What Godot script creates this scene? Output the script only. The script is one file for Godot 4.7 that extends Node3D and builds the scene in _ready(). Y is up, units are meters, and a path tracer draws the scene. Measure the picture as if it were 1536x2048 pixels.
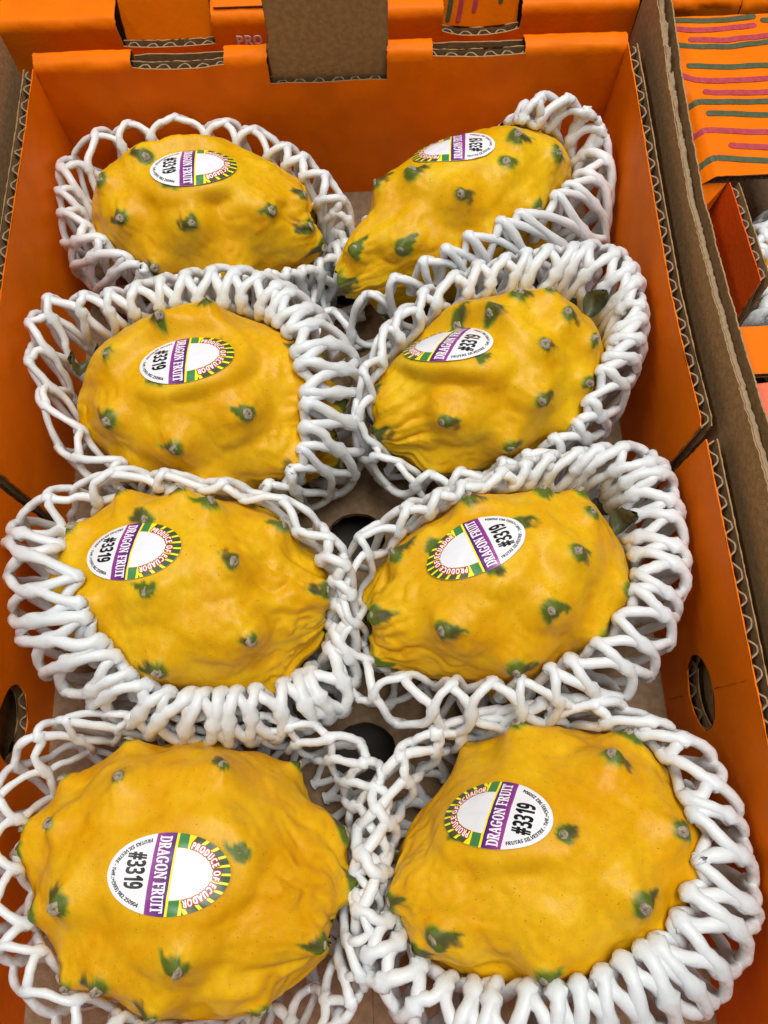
extends Node3D
# A cardboard tray of yellow dragon fruits in foam nets, seen from above, with the neighbouring boxes around it.

const FRUITS := [
	{"at": [-55.9, 38.7, 49.0], "axes": [47.8, 35.7, 31.3], "turn": -3.9,
		"areoles": [-49, 68, 55, 5, 75, 66, 58, 70, 42, -29, 37, 88, 91, 9, 41, 84, 41, 37, -67, 73, 14, -35, 93, -6, 5, 98, -18, 79, 60, 8, 33, 26, 91, -7, 95, 32],
		"sticker": [37, 997, 69], "sticker_dir": [99, -2, -15],
		"rim": [-107, 50, 50, -106, 51, 30, -90, 51, 17, -70, 51, 12, -48, 51, 16, -24, 51, 29, -5, 52, 52, -3, 32, 57, -15, 39, 74, -40, 50, 83, -66, 49, 84, -90, 55, 72],
		"bulge": [-116, 43, 47, -116, 43, 19, -96, 43, 5, -73, 43, 4, -48, 43, 5, -19, 43, 20, 2, 42, 47, 2, 26, 63, -11, 17, 74, -45, 13, 80, -82, 17, 81, -111, 33, 70]},
	{"at": [49.2, 37.3, 52.1], "axes": [57.4, 34.3, 28.7], "turn": 209.8,
		"areoles": [58, 67, -46, 17, 90, -39, -25, 93, -28, 30, 93, 21, -62, 70, -35, -30, 58, -76, -41, 91, -6, 78, 62, -3, 98, 12, -16, 47, 73, 49, 33, 41, -85, 3, 53, -85, -48, -29, -83, -33, -38, -86],
		"sticker": [-36, 953, 300], "sticker_dir": [83, -24, 50],
		"rim": [-11, 18, 75, 8, 10, 37, 37, 8, 4, 65, 22, 4, 75, 67, 29, 94, 59, 22, 107, 49, 30, 91, 57, 54, 63, 64, 74, 41, 62, 84, 17, 51, 92, -4, 27, 87],
		"bulge": [-14, 27, 91, 3, 6, 38, 34, 6, 4, 66, 16, 4, 81, 57, 16, 105, 57, 23, 116, 44, 36, 116, 31, 57, 109, 20, 74, 74, 15, 82, 31, 13, 94, 2, 15, 104]},
	{"at": [-50.8, 40.9, 137.6], "axes": [49.0, 37.9, 35.8], "turn": -10.8,
		"areoles": [-56, 83, 4, -46, 69, 56, -2, 68, 74, 41, 81, 41, -14, 96, 24, 21, 96, -17, -25, 92, -30, 1, 84, -54, 22, 14, 97, 70, 34, 62, -82, 20, 54, 66, 67, -35, 94, 35, -4, 91, -23, 33, -39, 26, 88],
		"sticker": [-36, 999, 23], "sticker_dir": [97, 4, -24],
		"rim": [-107, 56, 137, -108, 63, 123, -105, 63, 109, -80, 63, 108, -53, 63, 104, -30, 63, 108, -16, 73, 133, -13, 70, 151, -15, 62, 164, -27, 53, 175, -55, 56, 176, -84, 59, 163],
		"bulge": [-110, 53, 138, -115, 53, 116, -113, 53, 101, -86, 53, 98, -53, 53, 88, -24, 53, 93, 1, 53, 120, 8, 42, 140, 4, 31, 163, -20, 26, 175, -54, 45, 181, -99, 41, 167]},
	{"at": [55.8, 39.0, 133.2], "axes": [47.4, 36.0, 32.0], "turn": 201.7,
		"areoles": [20, 97, -13, -23, 94, -26, -7, 75, -66, 55, 69, -47, 18, 46, -87, 95, 26, -15, -48, 88, -4, -63, 72, -30, -48, 61, -63, -2, 96, 28, -27, 90, 33, -48, 84, 25, 17, 81, 56, 86, 44, 24, 52, 79, 32, 66, 7, -75, -28, 38, -88],
		"sticker": [323, 900, 294], "sticker_dir": [59, -59, 55],
		"rim": [11, 59, 144, 17, 61, 128, 33, 61, 111, 55, 61, 102, 77, 61, 96, 97, 61, 99, 106, 59, 114, 92, 64, 141, 80, 55, 160, 55, 52, 170, 30, 45, 171, 11, 46, 159],
		"bulge": [6, 55, 145, 14, 51, 121, 33, 51, 101, 55, 51, 90, 80, 51, 85, 106, 51, 83, 116, 51, 105, 111, 48, 135, 96, 35, 158, 69, 25, 176, 31, 23, 177, 4, 33, 157]},
	{"at": [-53.9, 40.6, 212.1], "axes": [48.0, 37.6, 35.2], "turn": -9.4,
		"areoles": [-12, 97, 19, 35, 93, -11, 49, 75, 45, -2, 67, 75, 87, 49, -8, -53, 78, 33, -29, 84, -45, 12, 79, -60, 55, 62, -56, -49, 60, -64, -74, 60, -30, -9, 75, -66, -77, 60, 21, 64, 3, 77],
		"sticker": [-307, 941, -145], "sticker_dir": [95, 29, -11],
		"rim": [-84, 76, 212, -98, 59, 191, -87, 60, 181, -64, 63, 179, -31, 63, 187, -16, 63, 199, -6, 60, 211, -6, 50, 230, -14, 46, 241, -38, 58, 248, -60, 63, 246, -78, 73, 230],
		"bulge": [-116, 53, 206, -115, 53, 187, -97, 53, 175, -69, 53, 172, -29, 53, 181, -8, 53, 195, 0, 52, 211, 0, 36, 237, -4, 36, 253, -36, 37, 263, -72, 42, 258, -105, 53, 234]},
	{"at": [49.9, 39.4, 215.0], "axes": [47.3, 36.4, 32.8], "turn": 192.9,
		"areoles": [46, 81, -36, -16, 88, -44, -42, 91, -5, -65, 71, 27, -19, 91, 38, 10, 59, -80, 81, 59, -2, 39, 80, 46, -44, 65, 62, 5, 68, 73, -66, 55, 51, -73, 56, -39, 10, 99, -1, 88, 14, -46, 60, 60, 53, -50, 50, -71],
		"sticker": [150, 946, 287], "sticker_dir": [99, -8, -11],
		"rim": [2, 55, 224, 7, 57, 204, 23, 61, 194, 46, 61, 186, 73, 58, 178, 95, 61, 179, 100, 55, 199, 91, 63, 222, 73, 61, 241, 48, 60, 249, 22, 55, 247, 3, 45, 236],
		"bulge": [-6, 41, 223, -2, 46, 203, 20, 51, 188, 46, 51, 179, 77, 51, 171, 110, 51, 172, 116, 51, 202, 109, 51, 229, 94, 47, 252, 55, 39, 263, 20, 37, 261, -2, 38, 247]},
	{"at": [-51.8, 42.0, 301.1], "axes": [48.2, 39.0, 38.0], "turn": -18.1,
		"areoles": [-47, 71, -53, 4, 61, -79, -79, 60, -12, -51, 82, 27, 33, 88, -35, 84, 53, 11, 20, 90, 40, 78, 20, -59, -93, 35, 16, -95, 33, -1, -90, 25, -36, -62, 25, -74, -19, 72, 67, -37, 60, 71, -71, 55, 43, 62, 47, 62, 40, -6, -91, 94, 21, -28, 10, 63, 77],
		"sticker": [2, 994, -110], "sticker_dir": [97, -2, -24],
		"rim": [-99, 62, 296, -99, 56, 272, -87, 52, 259, -52, 44, 257, -19, 40, 264, -4, 40, 276, -1, 39, 292, -3, 55, 316, -10, 47, 336, -36, 52, 344, -66, 64, 335, -89, 67, 316],
		"bulge": [-109, 54, 297, -108, 54, 271, -93, 54, 254, -52, 45, 253, -12, 42, 259, 7, 42, 272, 8, 41, 295, 3, 44, 322, -6, 50, 340, -35, 54, 347, -75, 54, 343, -101, 54, 321]},
	{"at": [57.2, 41.1, 301.6], "axes": [48.6, 38.1, 36.2], "turn": 196.8,
		"areoles": [-5, 97, 23, 50, 70, 51, 73, 66, -17, 29, 77, -58, -30, 88, -36, -66, 75, -6, -49, 69, 53, -13, 27, 95, 85, 47, -24, -71, 38, 60, -39, 52, -76, -72, 59, -38, 89, 42, 15],
		"sticker": [247, 806, 538], "sticker_dir": [76, -54, 36],
		"rim": [6, 52, 304, 13, 45, 283, 26, 40, 268, 52, 42, 260, 75, 53, 261, 94, 59, 272, 97, 69, 291, 92, 71, 310, 77, 74, 323, 54, 74, 330, 28, 63, 333, 10, 55, 321],
		"bulge": [-3, 43, 307, 3, 41, 284, 18, 41, 265, 50, 43, 256, 81, 47, 256, 110, 53, 274, 116, 53, 299, 115, 53, 322, 95, 53, 343, 56, 53, 352, 24, 53, 350, 2, 47, 330]},
]

const BOARD := 0.0042
const LINER := 0.0005
const FLUTE := 0.0078
const STICKER := Vector2(0.0170, 0.0102)

var rng := RandomNumberGenerator.new()
var lump := FastNoiseLite.new()
var fold := FastNoiseLite.new()
var grain := FastNoiseLite.new()
var mats := {}
var taken := {}
var sticker_print: ImageTexture


class Shape:
	var v := PackedVector3Array()
	var n := PackedVector3Array()
	var c := PackedColorArray()
	var uv := PackedVector2Array()
	var ix := PackedInt32Array()

	func tri(a: Vector3, b: Vector3, d: Vector3, out: Vector3, col := Color.WHITE) -> void:
		var m := (b - a).cross(d - a)
		if m.length_squared() < 1e-22:
			return
		if m.dot(out) < 0.0:
			var e := b
			b = d
			d = e
			m = -m
		m = m.normalized()
		var k := v.size()
		for p in [a, b, d]:
			v.append(p)
			n.append(m)
			c.append(col)
			uv.append(Vector2.ZERO)
		ix.append_array(PackedInt32Array([k, k + 2, k + 1]))

	func quad(a: Vector3, b: Vector3, d: Vector3, e: Vector3, out: Vector3, col := Color.WHITE) -> void:
		tri(a, b, d, out, col)
		tri(a, d, e, out, col)

	# rows x columns of points already appended from index k on; wound so that faces agree with the normals
	func weave(k: int, rows: int, cols: int, wrap: bool) -> void:
		var last := cols if wrap else cols - 1
		for i in rows - 1:
			for j in last:
				var a := k + i * cols + j
				var b := k + i * cols + (j + 1) % cols
				var d := a + cols
				var e := b + cols
				var m := (v[b] - v[a]).cross(v[d] - v[a]) + (v[e] - v[b]).cross(v[d] - v[b])
				if m.dot(n[a] + n[e]) >= 0.0:
					ix.append_array(PackedInt32Array([a, d, b, b, d, e]))
				else:
					ix.append_array(PackedInt32Array([a, b, d, b, e, d]))

	func mesh() -> ArrayMesh:
		var arr := []
		arr.resize(Mesh.ARRAY_MAX)
		arr[Mesh.ARRAY_VERTEX] = v
		arr[Mesh.ARRAY_NORMAL] = n
		arr[Mesh.ARRAY_COLOR] = c
		arr[Mesh.ARRAY_TEX_UV] = uv
		arr[Mesh.ARRAY_INDEX] = ix
		var m := ArrayMesh.new()
		m.add_surface_from_arrays(Mesh.PRIMITIVE_TRIANGLES, arr)
		return m


func numbered(called: String) -> String:
	taken[called] = taken.get(called, 0) + 1
	return called if taken[called] == 1 else "%s_%03d" % [called, taken[called] - 1]


func thing(called: String, label: String, category: String, at := Vector3.ZERO, group := "") -> Node3D:
	var o := Node3D.new()
	o.name = numbered(called)
	add_child(o)
	o.position = at
	o.set_meta("label", label)
	o.set_meta("category", category)
	if group:
		o.set_meta("group", group)
	return o


func part(called: String, m: Mesh, mat: Material, parent: Node3D, at := Transform3D()) -> MeshInstance3D:
	var o := MeshInstance3D.new()
	o.name = called
	o.mesh = m
	o.material_override = mat
	o.transform = at
	parent.add_child(o, true)
	return o


func _ready() -> void:
	rng.seed = 20
	# camera: held above the near end of the tray and tipped forward
	var cam := Camera3D.new()
	cam.name = "camera"
	cam.transform = Transform3D(Basis(Vector3(0.9989, -0.0019, 0.0459), Vector3(0.0441, 0.3232, -0.9453), Vector3(-0.0131, 0.9463, 0.3229)).orthonormalized(), Vector3(0.0092, 0.3034, 0.2731))
	cam.fov = 68.6
	cam.near = 0.01
	cam.far = 20.0
	cam.current = true
	add_child(cam)
	# dim even light of the shop hall, and its ceiling lamps
	var env := Environment.new()
	env.background_mode = Environment.BG_COLOR
	env.background_color = Color(0.135, 0.135, 0.14).linear_to_srgb()
	env.tonemap_mode = Environment.TONE_MAPPER_LINEAR
	env.tonemap_exposure = 1.0
	env.sdfgi_enabled = true
	env.ssao_enabled = true
	env.ssil_enabled = true
	var we := WorldEnvironment.new()
	we.name = "surroundings"
	we.environment = env
	add_child(we)
	lamp(Vector3(0.20, 1.5, -0.05), 0.45, 1.2, 0.0, 2.15, "long ceiling lamp hanging over the striped box")
	lamp(Vector3(-0.9, 1.5, -0.10), 0.16, 1.2, 0.0, 0.7, "long ceiling lamp hanging off beside the tray's bare kraft board")
	setup()
	table_top()
	main_box()
	rear_box()
	striped_box()
	for k in FRUITS.size():
		fruit_in_net(k)
	neighbour_fruits()


func lamp(at: Vector3, w: float, l: float, turn: float, energy: float, label: String) -> void:
	var t := thing("ceiling_lamp", label, "lamp", at, "ceiling lamps over the display")
	t.rotation.y = turn
	var housing := BoxMesh.new()
	housing.size = Vector3(w + 0.03, 0.05, l + 0.03)
	var hm := StandardMaterial3D.new()
	hm.albedo_color = Color(0.75, 0.75, 0.75)
	part("housing", housing, hm, t, Transform3D(Basis(), Vector3(0, 0.028, 0)))
	var face := BoxMesh.new()
	face.size = Vector3(w, 0.004, l)
	var fm := StandardMaterial3D.new()
	fm.emission_enabled = true
	fm.emission = Color(1, 0.98, 0.95)
	fm.emission_energy_multiplier = 1.0
	part("diffuser", face, fm, t)
	var a := AreaLight3D.new()
	a.name = "light"
	a.area_size = Vector2(w, l)
	a.light_energy = energy
	a.light_color = Color(1.0, 0.985, 0.965)
	a.area_range = 8.0
	a.shadow_enabled = true
	a.transform = Transform3D(Basis(Vector3.RIGHT, -PI / 2), Vector3(0, -0.006, 0))
	t.add_child(a)


# ---------------------------------------------------------------- materials

func noise_texture(seed_: int, freq: float, octaves: int, size: int, normal: bool, strength := 4.0, ramp: Gradient = null) -> NoiseTexture2D:
	var f := FastNoiseLite.new()
	f.seed = seed_
	f.frequency = freq
	f.fractal_octaves = octaves
	var t := NoiseTexture2D.new()
	t.noise = f
	t.width = size
	t.height = size
	t.seamless = true
	t.as_normal_map = normal
	t.bump_strength = strength
	if ramp:
		t.color_ramp = ramp
	return t


func two(a: Color, b: Color) -> Gradient:
	var g := Gradient.new()
	g.set_color(0, a)
	g.set_color(1, b)
	return g


func surface(lin: Color, rough: float, tint: Texture2D, tile: float, bump: Texture2D, bump_scale: float, vc := false) -> StandardMaterial3D:
	var m := StandardMaterial3D.new()
	m.albedo_color = lin.linear_to_srgb()
	m.roughness = rough
	m.albedo_texture = tint
	m.uv1_triplanar = true
	m.uv1_world_triplanar = true
	m.uv1_scale = Vector3.ONE / tile
	if bump:
		m.normal_enabled = true
		m.normal_texture = bump
		m.normal_scale = bump_scale
	m.vertex_color_use_as_albedo = vc
	return m


func skin_texture() -> ImageTexture:
	# pale pores, soft mottling and a few dark flecks of dirt on waxy peel
	var s := 768
	var im := Image.create(s, s, false, Image.FORMAT_RGB8)
	var f := FastNoiseLite.new()
	f.seed = 5
	f.frequency = 0.02
	f.fractal_octaves = 4
	var base := f.get_seamless_image(s, s)
	for y in s:
		for x in s:
			var g := base.get_pixel(x, y).r
			var k := 0.90 + 0.10 * g
			im.set_pixel(x, y, Color(k + 0.02, k, k * 0.9))
	var r := RandomNumberGenerator.new()
	r.seed = 9
	for i in 5200:
		var x := r.randi() % s
		var y := r.randi() % s
		var a := r.randf_range(0.04, 0.15)
		for q in [Vector2i(0, 0), Vector2i(1, 0), Vector2i(0, 1), Vector2i(1, 1), Vector2i(2, 1), Vector2i(1, 2)]:
			var p := Vector2i((x + q.x) % s, (y + q.y) % s)
			var o := im.get_pixelv(p)
			im.set_pixelv(p, Color(minf(1, o.r + a * 0.5), minf(1, o.g + a), minf(1, o.b + a * 1.4)))
	for i in 130:
		var x := r.randi() % s
		var y := r.randi() % s
		var d := Vector2.RIGHT.rotated(r.randf() * TAU)
		var n := r.randi_range(1, 7) if r.randf() < 0.4 else r.randi_range(1, 3)
		for j in n:
			for q in [Vector2i(0, 0), Vector2i(1, 0), Vector2i(0, 1), Vector2i(1, 1)]:
				var p := Vector2i(posmod(x + int(d.x * j * 1.3) + q.x, s), posmod(y + int(d.y * j * 1.3) + q.y, s))
				im.set_pixelv(p, Color(0.30, 0.22, 0.12))
	return ImageTexture.create_from_image(im)


func setup() -> void:
	lump.seed = 3
	lump.frequency = 1.0
	lump.fractal_octaves = 2
	fold.seed = 11
	fold.frequency = 1.0
	fold.fractal_octaves = 2
	grain.seed = 17
	grain.frequency = 1.0
	grain.fractal_octaves = 1
	var fine := noise_texture(1, 0.09, 3, 512, true, 3.0)
	var fibre := noise_texture(2, 0.03, 4, 512, false, 1.0, two(Color(0.80, 0.78, 0.76), Color(1, 1, 1)))
	var spot := noise_texture(4, 0.012, 4, 512, false, 1.0, two(Color(0.93, 0.92, 0.90), Color(1, 1, 1)))
	mats.orange = surface(Color(0.90, 0.190, 0.001), 0.48, spot, 0.12, fine, 0.10)
	mats.orange.metallic_specular = 0.22
	mats.red = surface(Color(0.86, 0.105, 0.003), 0.48, spot, 0.12, fine, 0.10)
	mats.kraft = surface(Color(0.46, 0.285, 0.125), 0.85, fibre, 0.05, fine, 0.3)
	mats.floor = surface(Color(0.30, 0.20, 0.115), 0.85, fibre, 0.07, fine, 0.3)
	mats.flute = surface(Color(0.42, 0.30, 0.175), 0.9, fibre, 0.03, fine, 0.3)
	mats.foam = StandardMaterial3D.new()
	mats.foam.albedo_color = Color(0.79, 0.795, 0.805).linear_to_srgb()
	mats.foam.subsurf_scatter_enabled = true
	mats.foam.subsurf_scatter_strength = 0.7
	mats.foam.roughness = 0.40
	mats.foam.normal_enabled = true
	mats.foam.normal_texture = noise_texture(7, 0.016, 4, 512, true, 9.0)
	mats.foam.normal_scale = 0.3
	mats.foam.uv1_scale = Vector3(1.0, 0.22, 1.0)
	mats.foam.subsurf_scatter_enabled = true
	mats.foam.subsurf_scatter_strength = 0.12
	mats.skin = surface(Color(1, 1, 1), 0.43, skin_texture(), 0.055, noise_texture(8, 0.10, 3, 512, true, 4.0), 0.13, true)
	mats.skin.subsurf_scatter_enabled = true
	mats.skin.subsurf_scatter_strength = 0.12
	mats.skin.metallic_specular = 0.36
	mats.skin.uv1_world_triplanar = false
	mats.nub = surface(Color(1, 1, 1), 0.8, fibre, 0.01, fine, 0.6, true)
	mats.leaf = surface(Color(0.075, 0.085, 0.035), 0.5, fibre, 0.03, fine, 0.4)
	mats.table = surface(Color(0.10, 0.085, 0.07), 0.8, fibre, 0.3, fine, 0.3)
	mats.ink = surface(Color(0.86, 0.60, 0.54), 0.5, spot, 0.1, null, 0.0)
	mats.green_ink = surface(Color(0.085, 0.115, 0.05), 0.5, fibre, 0.05, null, 0.0)
	mats.pink_ink = surface(Color(0.56, 0.055, 0.085), 0.5, fibre, 0.05, null, 0.0)
	sticker_print = draw_sticker()
	var sm := StandardMaterial3D.new()
	sm.albedo_texture = sticker_print
	sm.roughness = 0.32
	sm.texture_repeat = false
	mats.sticker = sm


# ---------------------------------------------------------------- cardboard

func roughened(poly: PackedVector2Array, step: float, amp: float) -> PackedVector2Array:
	var out := PackedVector2Array()
	for i in poly.size():
		var a := poly[i]
		var b := poly[(i + 1) % poly.size()]
		var count := maxi(1, int(a.distance_to(b) / step))
		for j in count:
			var p := a.lerp(b, float(j) / count)
			out.append(p + Vector2(grain.get_noise_2d(p.x * 900.0, p.y * 900.0), grain.get_noise_2d(p.x * 900.0 + 50.0, p.y * 900.0)) * amp)
	return out


func plate(sh: Shape, poly: PackedVector2Array, w0: float, w1: float, xf: Transform3D) -> void:
	var idx := Geometry2D.triangulate_polygon(poly)
	var wdir := xf.basis.z
	for t in range(0, idx.size(), 3):
		var q := [poly[idx[t]], poly[idx[t + 1]], poly[idx[t + 2]]]
		sh.tri(xf * Vector3(q[0].x, q[0].y, w0), xf * Vector3(q[1].x, q[1].y, w0), xf * Vector3(q[2].x, q[2].y, w0), -wdir)
		sh.tri(xf * Vector3(q[0].x, q[0].y, w1), xf * Vector3(q[1].x, q[1].y, w1), xf * Vector3(q[2].x, q[2].y, w1), wdir)
	var ccw := not Geometry2D.is_polygon_clockwise(poly)
	for i in poly.size():
		var a := poly[i]
		var b := poly[(i + 1) % poly.size()]
		var o := (b - a).orthogonal() * (-1.0 if ccw else 1.0)
		if o.dot(Vector2((b - a).y, -(b - a).x)) * (1.0 if ccw else -1.0) < 0.0:
			o = -o
		sh.quad(xf * Vector3(a.x, a.y, w0), xf * Vector3(b.x, b.y, w0), xf * Vector3(b.x, b.y, w1), xf * Vector3(a.x, a.y, w1), xf.basis * Vector3(o.x, o.y, 0))


# the wave of medium between two liners; it runs in s, its ridges stand in y
func flutes(polys: Array, w0: float, w1: float, xf: Transform3D, sink := 0.0005) -> Shape:
	var sh := Shape.new()
	var t := 0.00028
	var mid := (w0 + w1) * 0.5
	var amp := (w1 - w0) * 0.5 - t
	var lo := 1e9
	var hi := -1e9
	for poly: PackedVector2Array in polys:
		for p in poly:
			lo = minf(lo, p.x)
			hi = maxf(hi, p.x)
	var count := maxi(2, int((hi - lo - 0.0004) / (FLUTE / 14.0)))
	var cols := []
	for k in count + 1:
		var s := lerpf(lo + 0.0002, hi - 0.0002, float(k) / count)
		var ys := []
		for poly: PackedVector2Array in polys:
			for i in poly.size():
				var a := poly[i]
				var b := poly[(i + 1) % poly.size()]
				if (a.x <= s) != (b.x <= s):
					ys.append(lerpf(a.y, b.y, (s - a.x) / (b.x - a.x)))
		ys.sort()
		var ph := s / FLUTE * TAU + 0.9 * lump.get_noise_2d(s * 60.0, 3.0)
		var w := mid + amp * clampf(1.15 * sin(ph) + 0.1 * sin(3.0 * ph), -1.0, 1.0) * (1.0 + 0.12 * grain.get_noise_2d(s * 300.0, 0.0))
		w += 0.0005 * lump.get_noise_2d(s * 130.0, 21.0)
		w = clampf(w, w0 + t, w1 - t)
		var dip := sink + 0.0014 * (0.5 + 0.5 * lump.get_noise_2d(s * 250.0, 9.0))
		cols.append([s, w, ys, dip])
	for k in count:
		var a = cols[k]
		var b = cols[k + 1]
		if a[2].size() != b[2].size():
			continue
		var across := Vector2(b[0] - a[0], b[1] - a[1]).orthogonal().normalized() * t
		for j in range(0, a[2].size() - 1, 2):
			var pts := []
			for e in [a, b]:
				for side in [-1.0, 1.0]:
					for yy in [e[2][j], e[2][j + 1] - e[3]]:
						pts.append(xf * Vector3(e[0] + across.x * side, yy, e[1] + across.y * side))
			var o := xf.basis * Vector3(across.x, 0, across.y)
			sh.quad(pts[0], pts[1], pts[5], pts[4], -o)
			sh.quad(pts[2], pts[3], pts[7], pts[6], o)
			sh.quad(pts[1], pts[3], pts[7], pts[5], xf.basis.y)
	return sh


# a standing board: s along it, y up, w from its printed face to its back
func board(called: String, polys: Array, xf: Transform3D, front: Material, back: Material, parent: Node3D, thick := BOARD) -> MeshInstance3D:
	var f := Shape.new()
	var b := Shape.new()
	for poly: PackedVector2Array in polys:
		var r := roughened(poly, 0.0015, 0.00035)
		plate(f, r, 0.0, LINER, xf)
		plate(b, r, thick - LINER, thick, xf)
	var o := part(called, f.mesh(), front, parent)
	part("back_liner", b.mesh(), back, o)
	part("fluting", flutes(polys, LINER, thick - LINER, xf).mesh(), mats.flute, o)
	return o


# a wall folded over at the top: the outer skin follows the (w, y) line, cut away in the notches [s0, s1, height]
func rolled_wall(called: String, s0: float, s1: float, h: float, deep: float, notches: Array, xf: Transform3D, mat: Material, parent: Node3D, crush := 0.0006) -> MeshInstance3D:
	var full := PackedVector2Array()
	full.append(Vector2(0, 0))
	for k in 14:
		full.append(Vector2(0, h * (k + 1) / 15.0 * 0.93))
	for k in 7:
		var a := PI / 2 * k / 6.0
		full.append(Vector2(0.0030 - 0.0030 * cos(a), h - 0.0045 + 0.0045 * sin(a)))
	for k in 5:
		full.append(Vector2(lerpf(0.0030, deep - 0.0025, (k + 1) / 5.0), h + 0.0004 * sin(PI * (k + 1) / 5.0)))
	for k in 5:
		var a := PI / 2 * (k + 1) / 5.0
		full.append(Vector2(deep - 0.0025 + 0.0025 * sin(a), h - 0.0030 + 0.0030 * cos(a)))
	full.append(Vector2(deep, h * 0.5))
	full.append(Vector2(deep, 0))
	var cuts := [s0]
	for q in notches:
		cuts.append(q[0])
		cuts.append(q[1])
	cuts.append(s1)
	var outer := Shape.new()
	var inner := Shape.new()
	var wave := []
	for k in cuts.size() - 1:
		var a: float = cuts[k]
		var b: float = cuts[k + 1]
		if k % 2 == 0:
			skin_strip(outer, inner, full, a, b, xf, crush, PackedVector2Array())
		else:
			var q: Array = notches[(k - 1) / 2]
			var top: float = q[2]
			var sag: float = q[3] if q.size() > 3 else 0.0
			var near := PackedVector2Array()
			for p in full:
				if p.x == 0.0 and p.y < top - 0.0012:
					near.append(p)
			near.append(Vector2(0, top))
			skin_strip(outer, inner, near, a, b, xf, crush, PackedVector2Array([Vector2(sag, 1.0)]))
			var far := PackedVector2Array([Vector2(deep, top * 0.98), Vector2(deep, top * 0.5), Vector2(deep, 0)])
			skin_strip(outer, inner, far, a, b, xf, crush, PackedVector2Array())
			wave.append(PackedVector2Array([Vector2(a, 0), Vector2(b, 0), Vector2(b, top), Vector2(lerpf(a, b, 0.75), top - sag * 0.75), Vector2(lerpf(a, b, 0.25), top - sag * 0.75), Vector2(a, top)]))
	var o := part(called, outer.mesh(), mat, parent)
	var lin := inner
	for poly in wave:
		plate(lin, roughened(poly, 0.0015, 0.0004), BOARD - LINER, BOARD, xf)
	part("back_liner", lin.mesh(), mats.kraft, o)
	if wave:
		for poly in wave:
			part("fluting", flutes([poly], LINER, BOARD - LINER, xf, 0.0003).mesh(), mats.flute, o)
	return o


func skin_strip(outer: Shape, inner: Shape, line: PackedVector2Array, a: float, b: float, xf: Transform3D, crush: float, sag: PackedVector2Array) -> void:
	var cols := maxi(3, int((b - a) / 0.0025))
	var nrm := PackedVector2Array()
	for i in line.size():
		var t := line[mini(i + 1, line.size() - 1)] - line[maxi(i - 1, 0)]
		nrm.append(Vector2(-t.y, t.x).normalized())
	var ko := outer.v.size()
	var ki := inner.v.size()
	for i in line.size():
		for j in cols + 1:
			var e := float(j) / cols
			var s := lerpf(a, b, e)
			var p := line[i]
			var amp := crush * smoothstep(0.01, 0.05, p.y)
			p += nrm[i] * amp * (lump.get_noise_3d(s * 45.0, p.y * 55.0, p.x * 200.0 + xf.origin.z * 300.0) + 0.5 * lump.get_noise_3d(s * 160.0, p.y * 160.0, 8.0))
			if sag.size():
				p.y -= sag[0].x * 4.0 * e * (1.0 - e) * float(i == line.size() - 1)
			var rs := s
			if (j == 0 or j == cols) and p.y > 0.060:
				rs += 0.00035 * grain.get_noise_2d(p.y * 1200.0 + p.x * 1200.0, s * 900.0)
			outer.v.append(xf * Vector3(rs, p.y, p.x))
			outer.n.append(xf.basis * Vector3(0, nrm[i].y, nrm[i].x))
			inner.v.append(xf * Vector3(rs, p.y - nrm[i].y * LINER, p.x - nrm[i].x * LINER))
			inner.n.append(-(xf.basis * Vector3(0, nrm[i].y, nrm[i].x)))
			for sh: Shape in [outer, inner]:
				sh.c.append(Color.WHITE)
				sh.uv.append(Vector2.ZERO)
	# true normals from the dented sheet
	var w := cols + 1
	for i in line.size():
		for j in w:
			var q := ko + i * w + j
			var du := outer.v[ko + i * w + mini(j + 1, cols)] - outer.v[ko + i * w + maxi(j - 1, 0)]
			var dv := outer.v[ko + mini(i + 1, line.size() - 1) * w + j] - outer.v[ko + maxi(i - 1, 0) * w + j]
			var m := du.cross(dv).normalized()
			outer.n[q] = m if m.dot(outer.n[q]) > 0.0 else -m
			inner.n[ki + i * w + j] = -outer.n[q]
	outer.weave(ko, line.size(), w, false)
	inner.weave(ki, line.size(), w, false)
	# raw edges
	for j in [0, cols]:
		for i in line.size() - 1:
			var p0 := ko + i * w
			var q0 := ki + i * w
			inner.quad(outer.v[p0 + j], outer.v[p0 + w + j], inner.v[q0 + w + j], inner.v[q0 + j], xf.basis.x * (-1.0 if j == 0 else 1.0))
	var r := (line.size() - 1) * w
	for j in cols:
		inner.quad(outer.v[ko + r + j], outer.v[ko + r + j + 1], inner.v[ki + r + j + 1], inner.v[ki + r + j], xf.basis.y)
		if line[0].y > 0.02:
			inner.quad(outer.v[ko + j], outer.v[ko + j + 1], inner.v[ki + j + 1], inner.v[ki + j], xf.basis.y)


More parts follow.
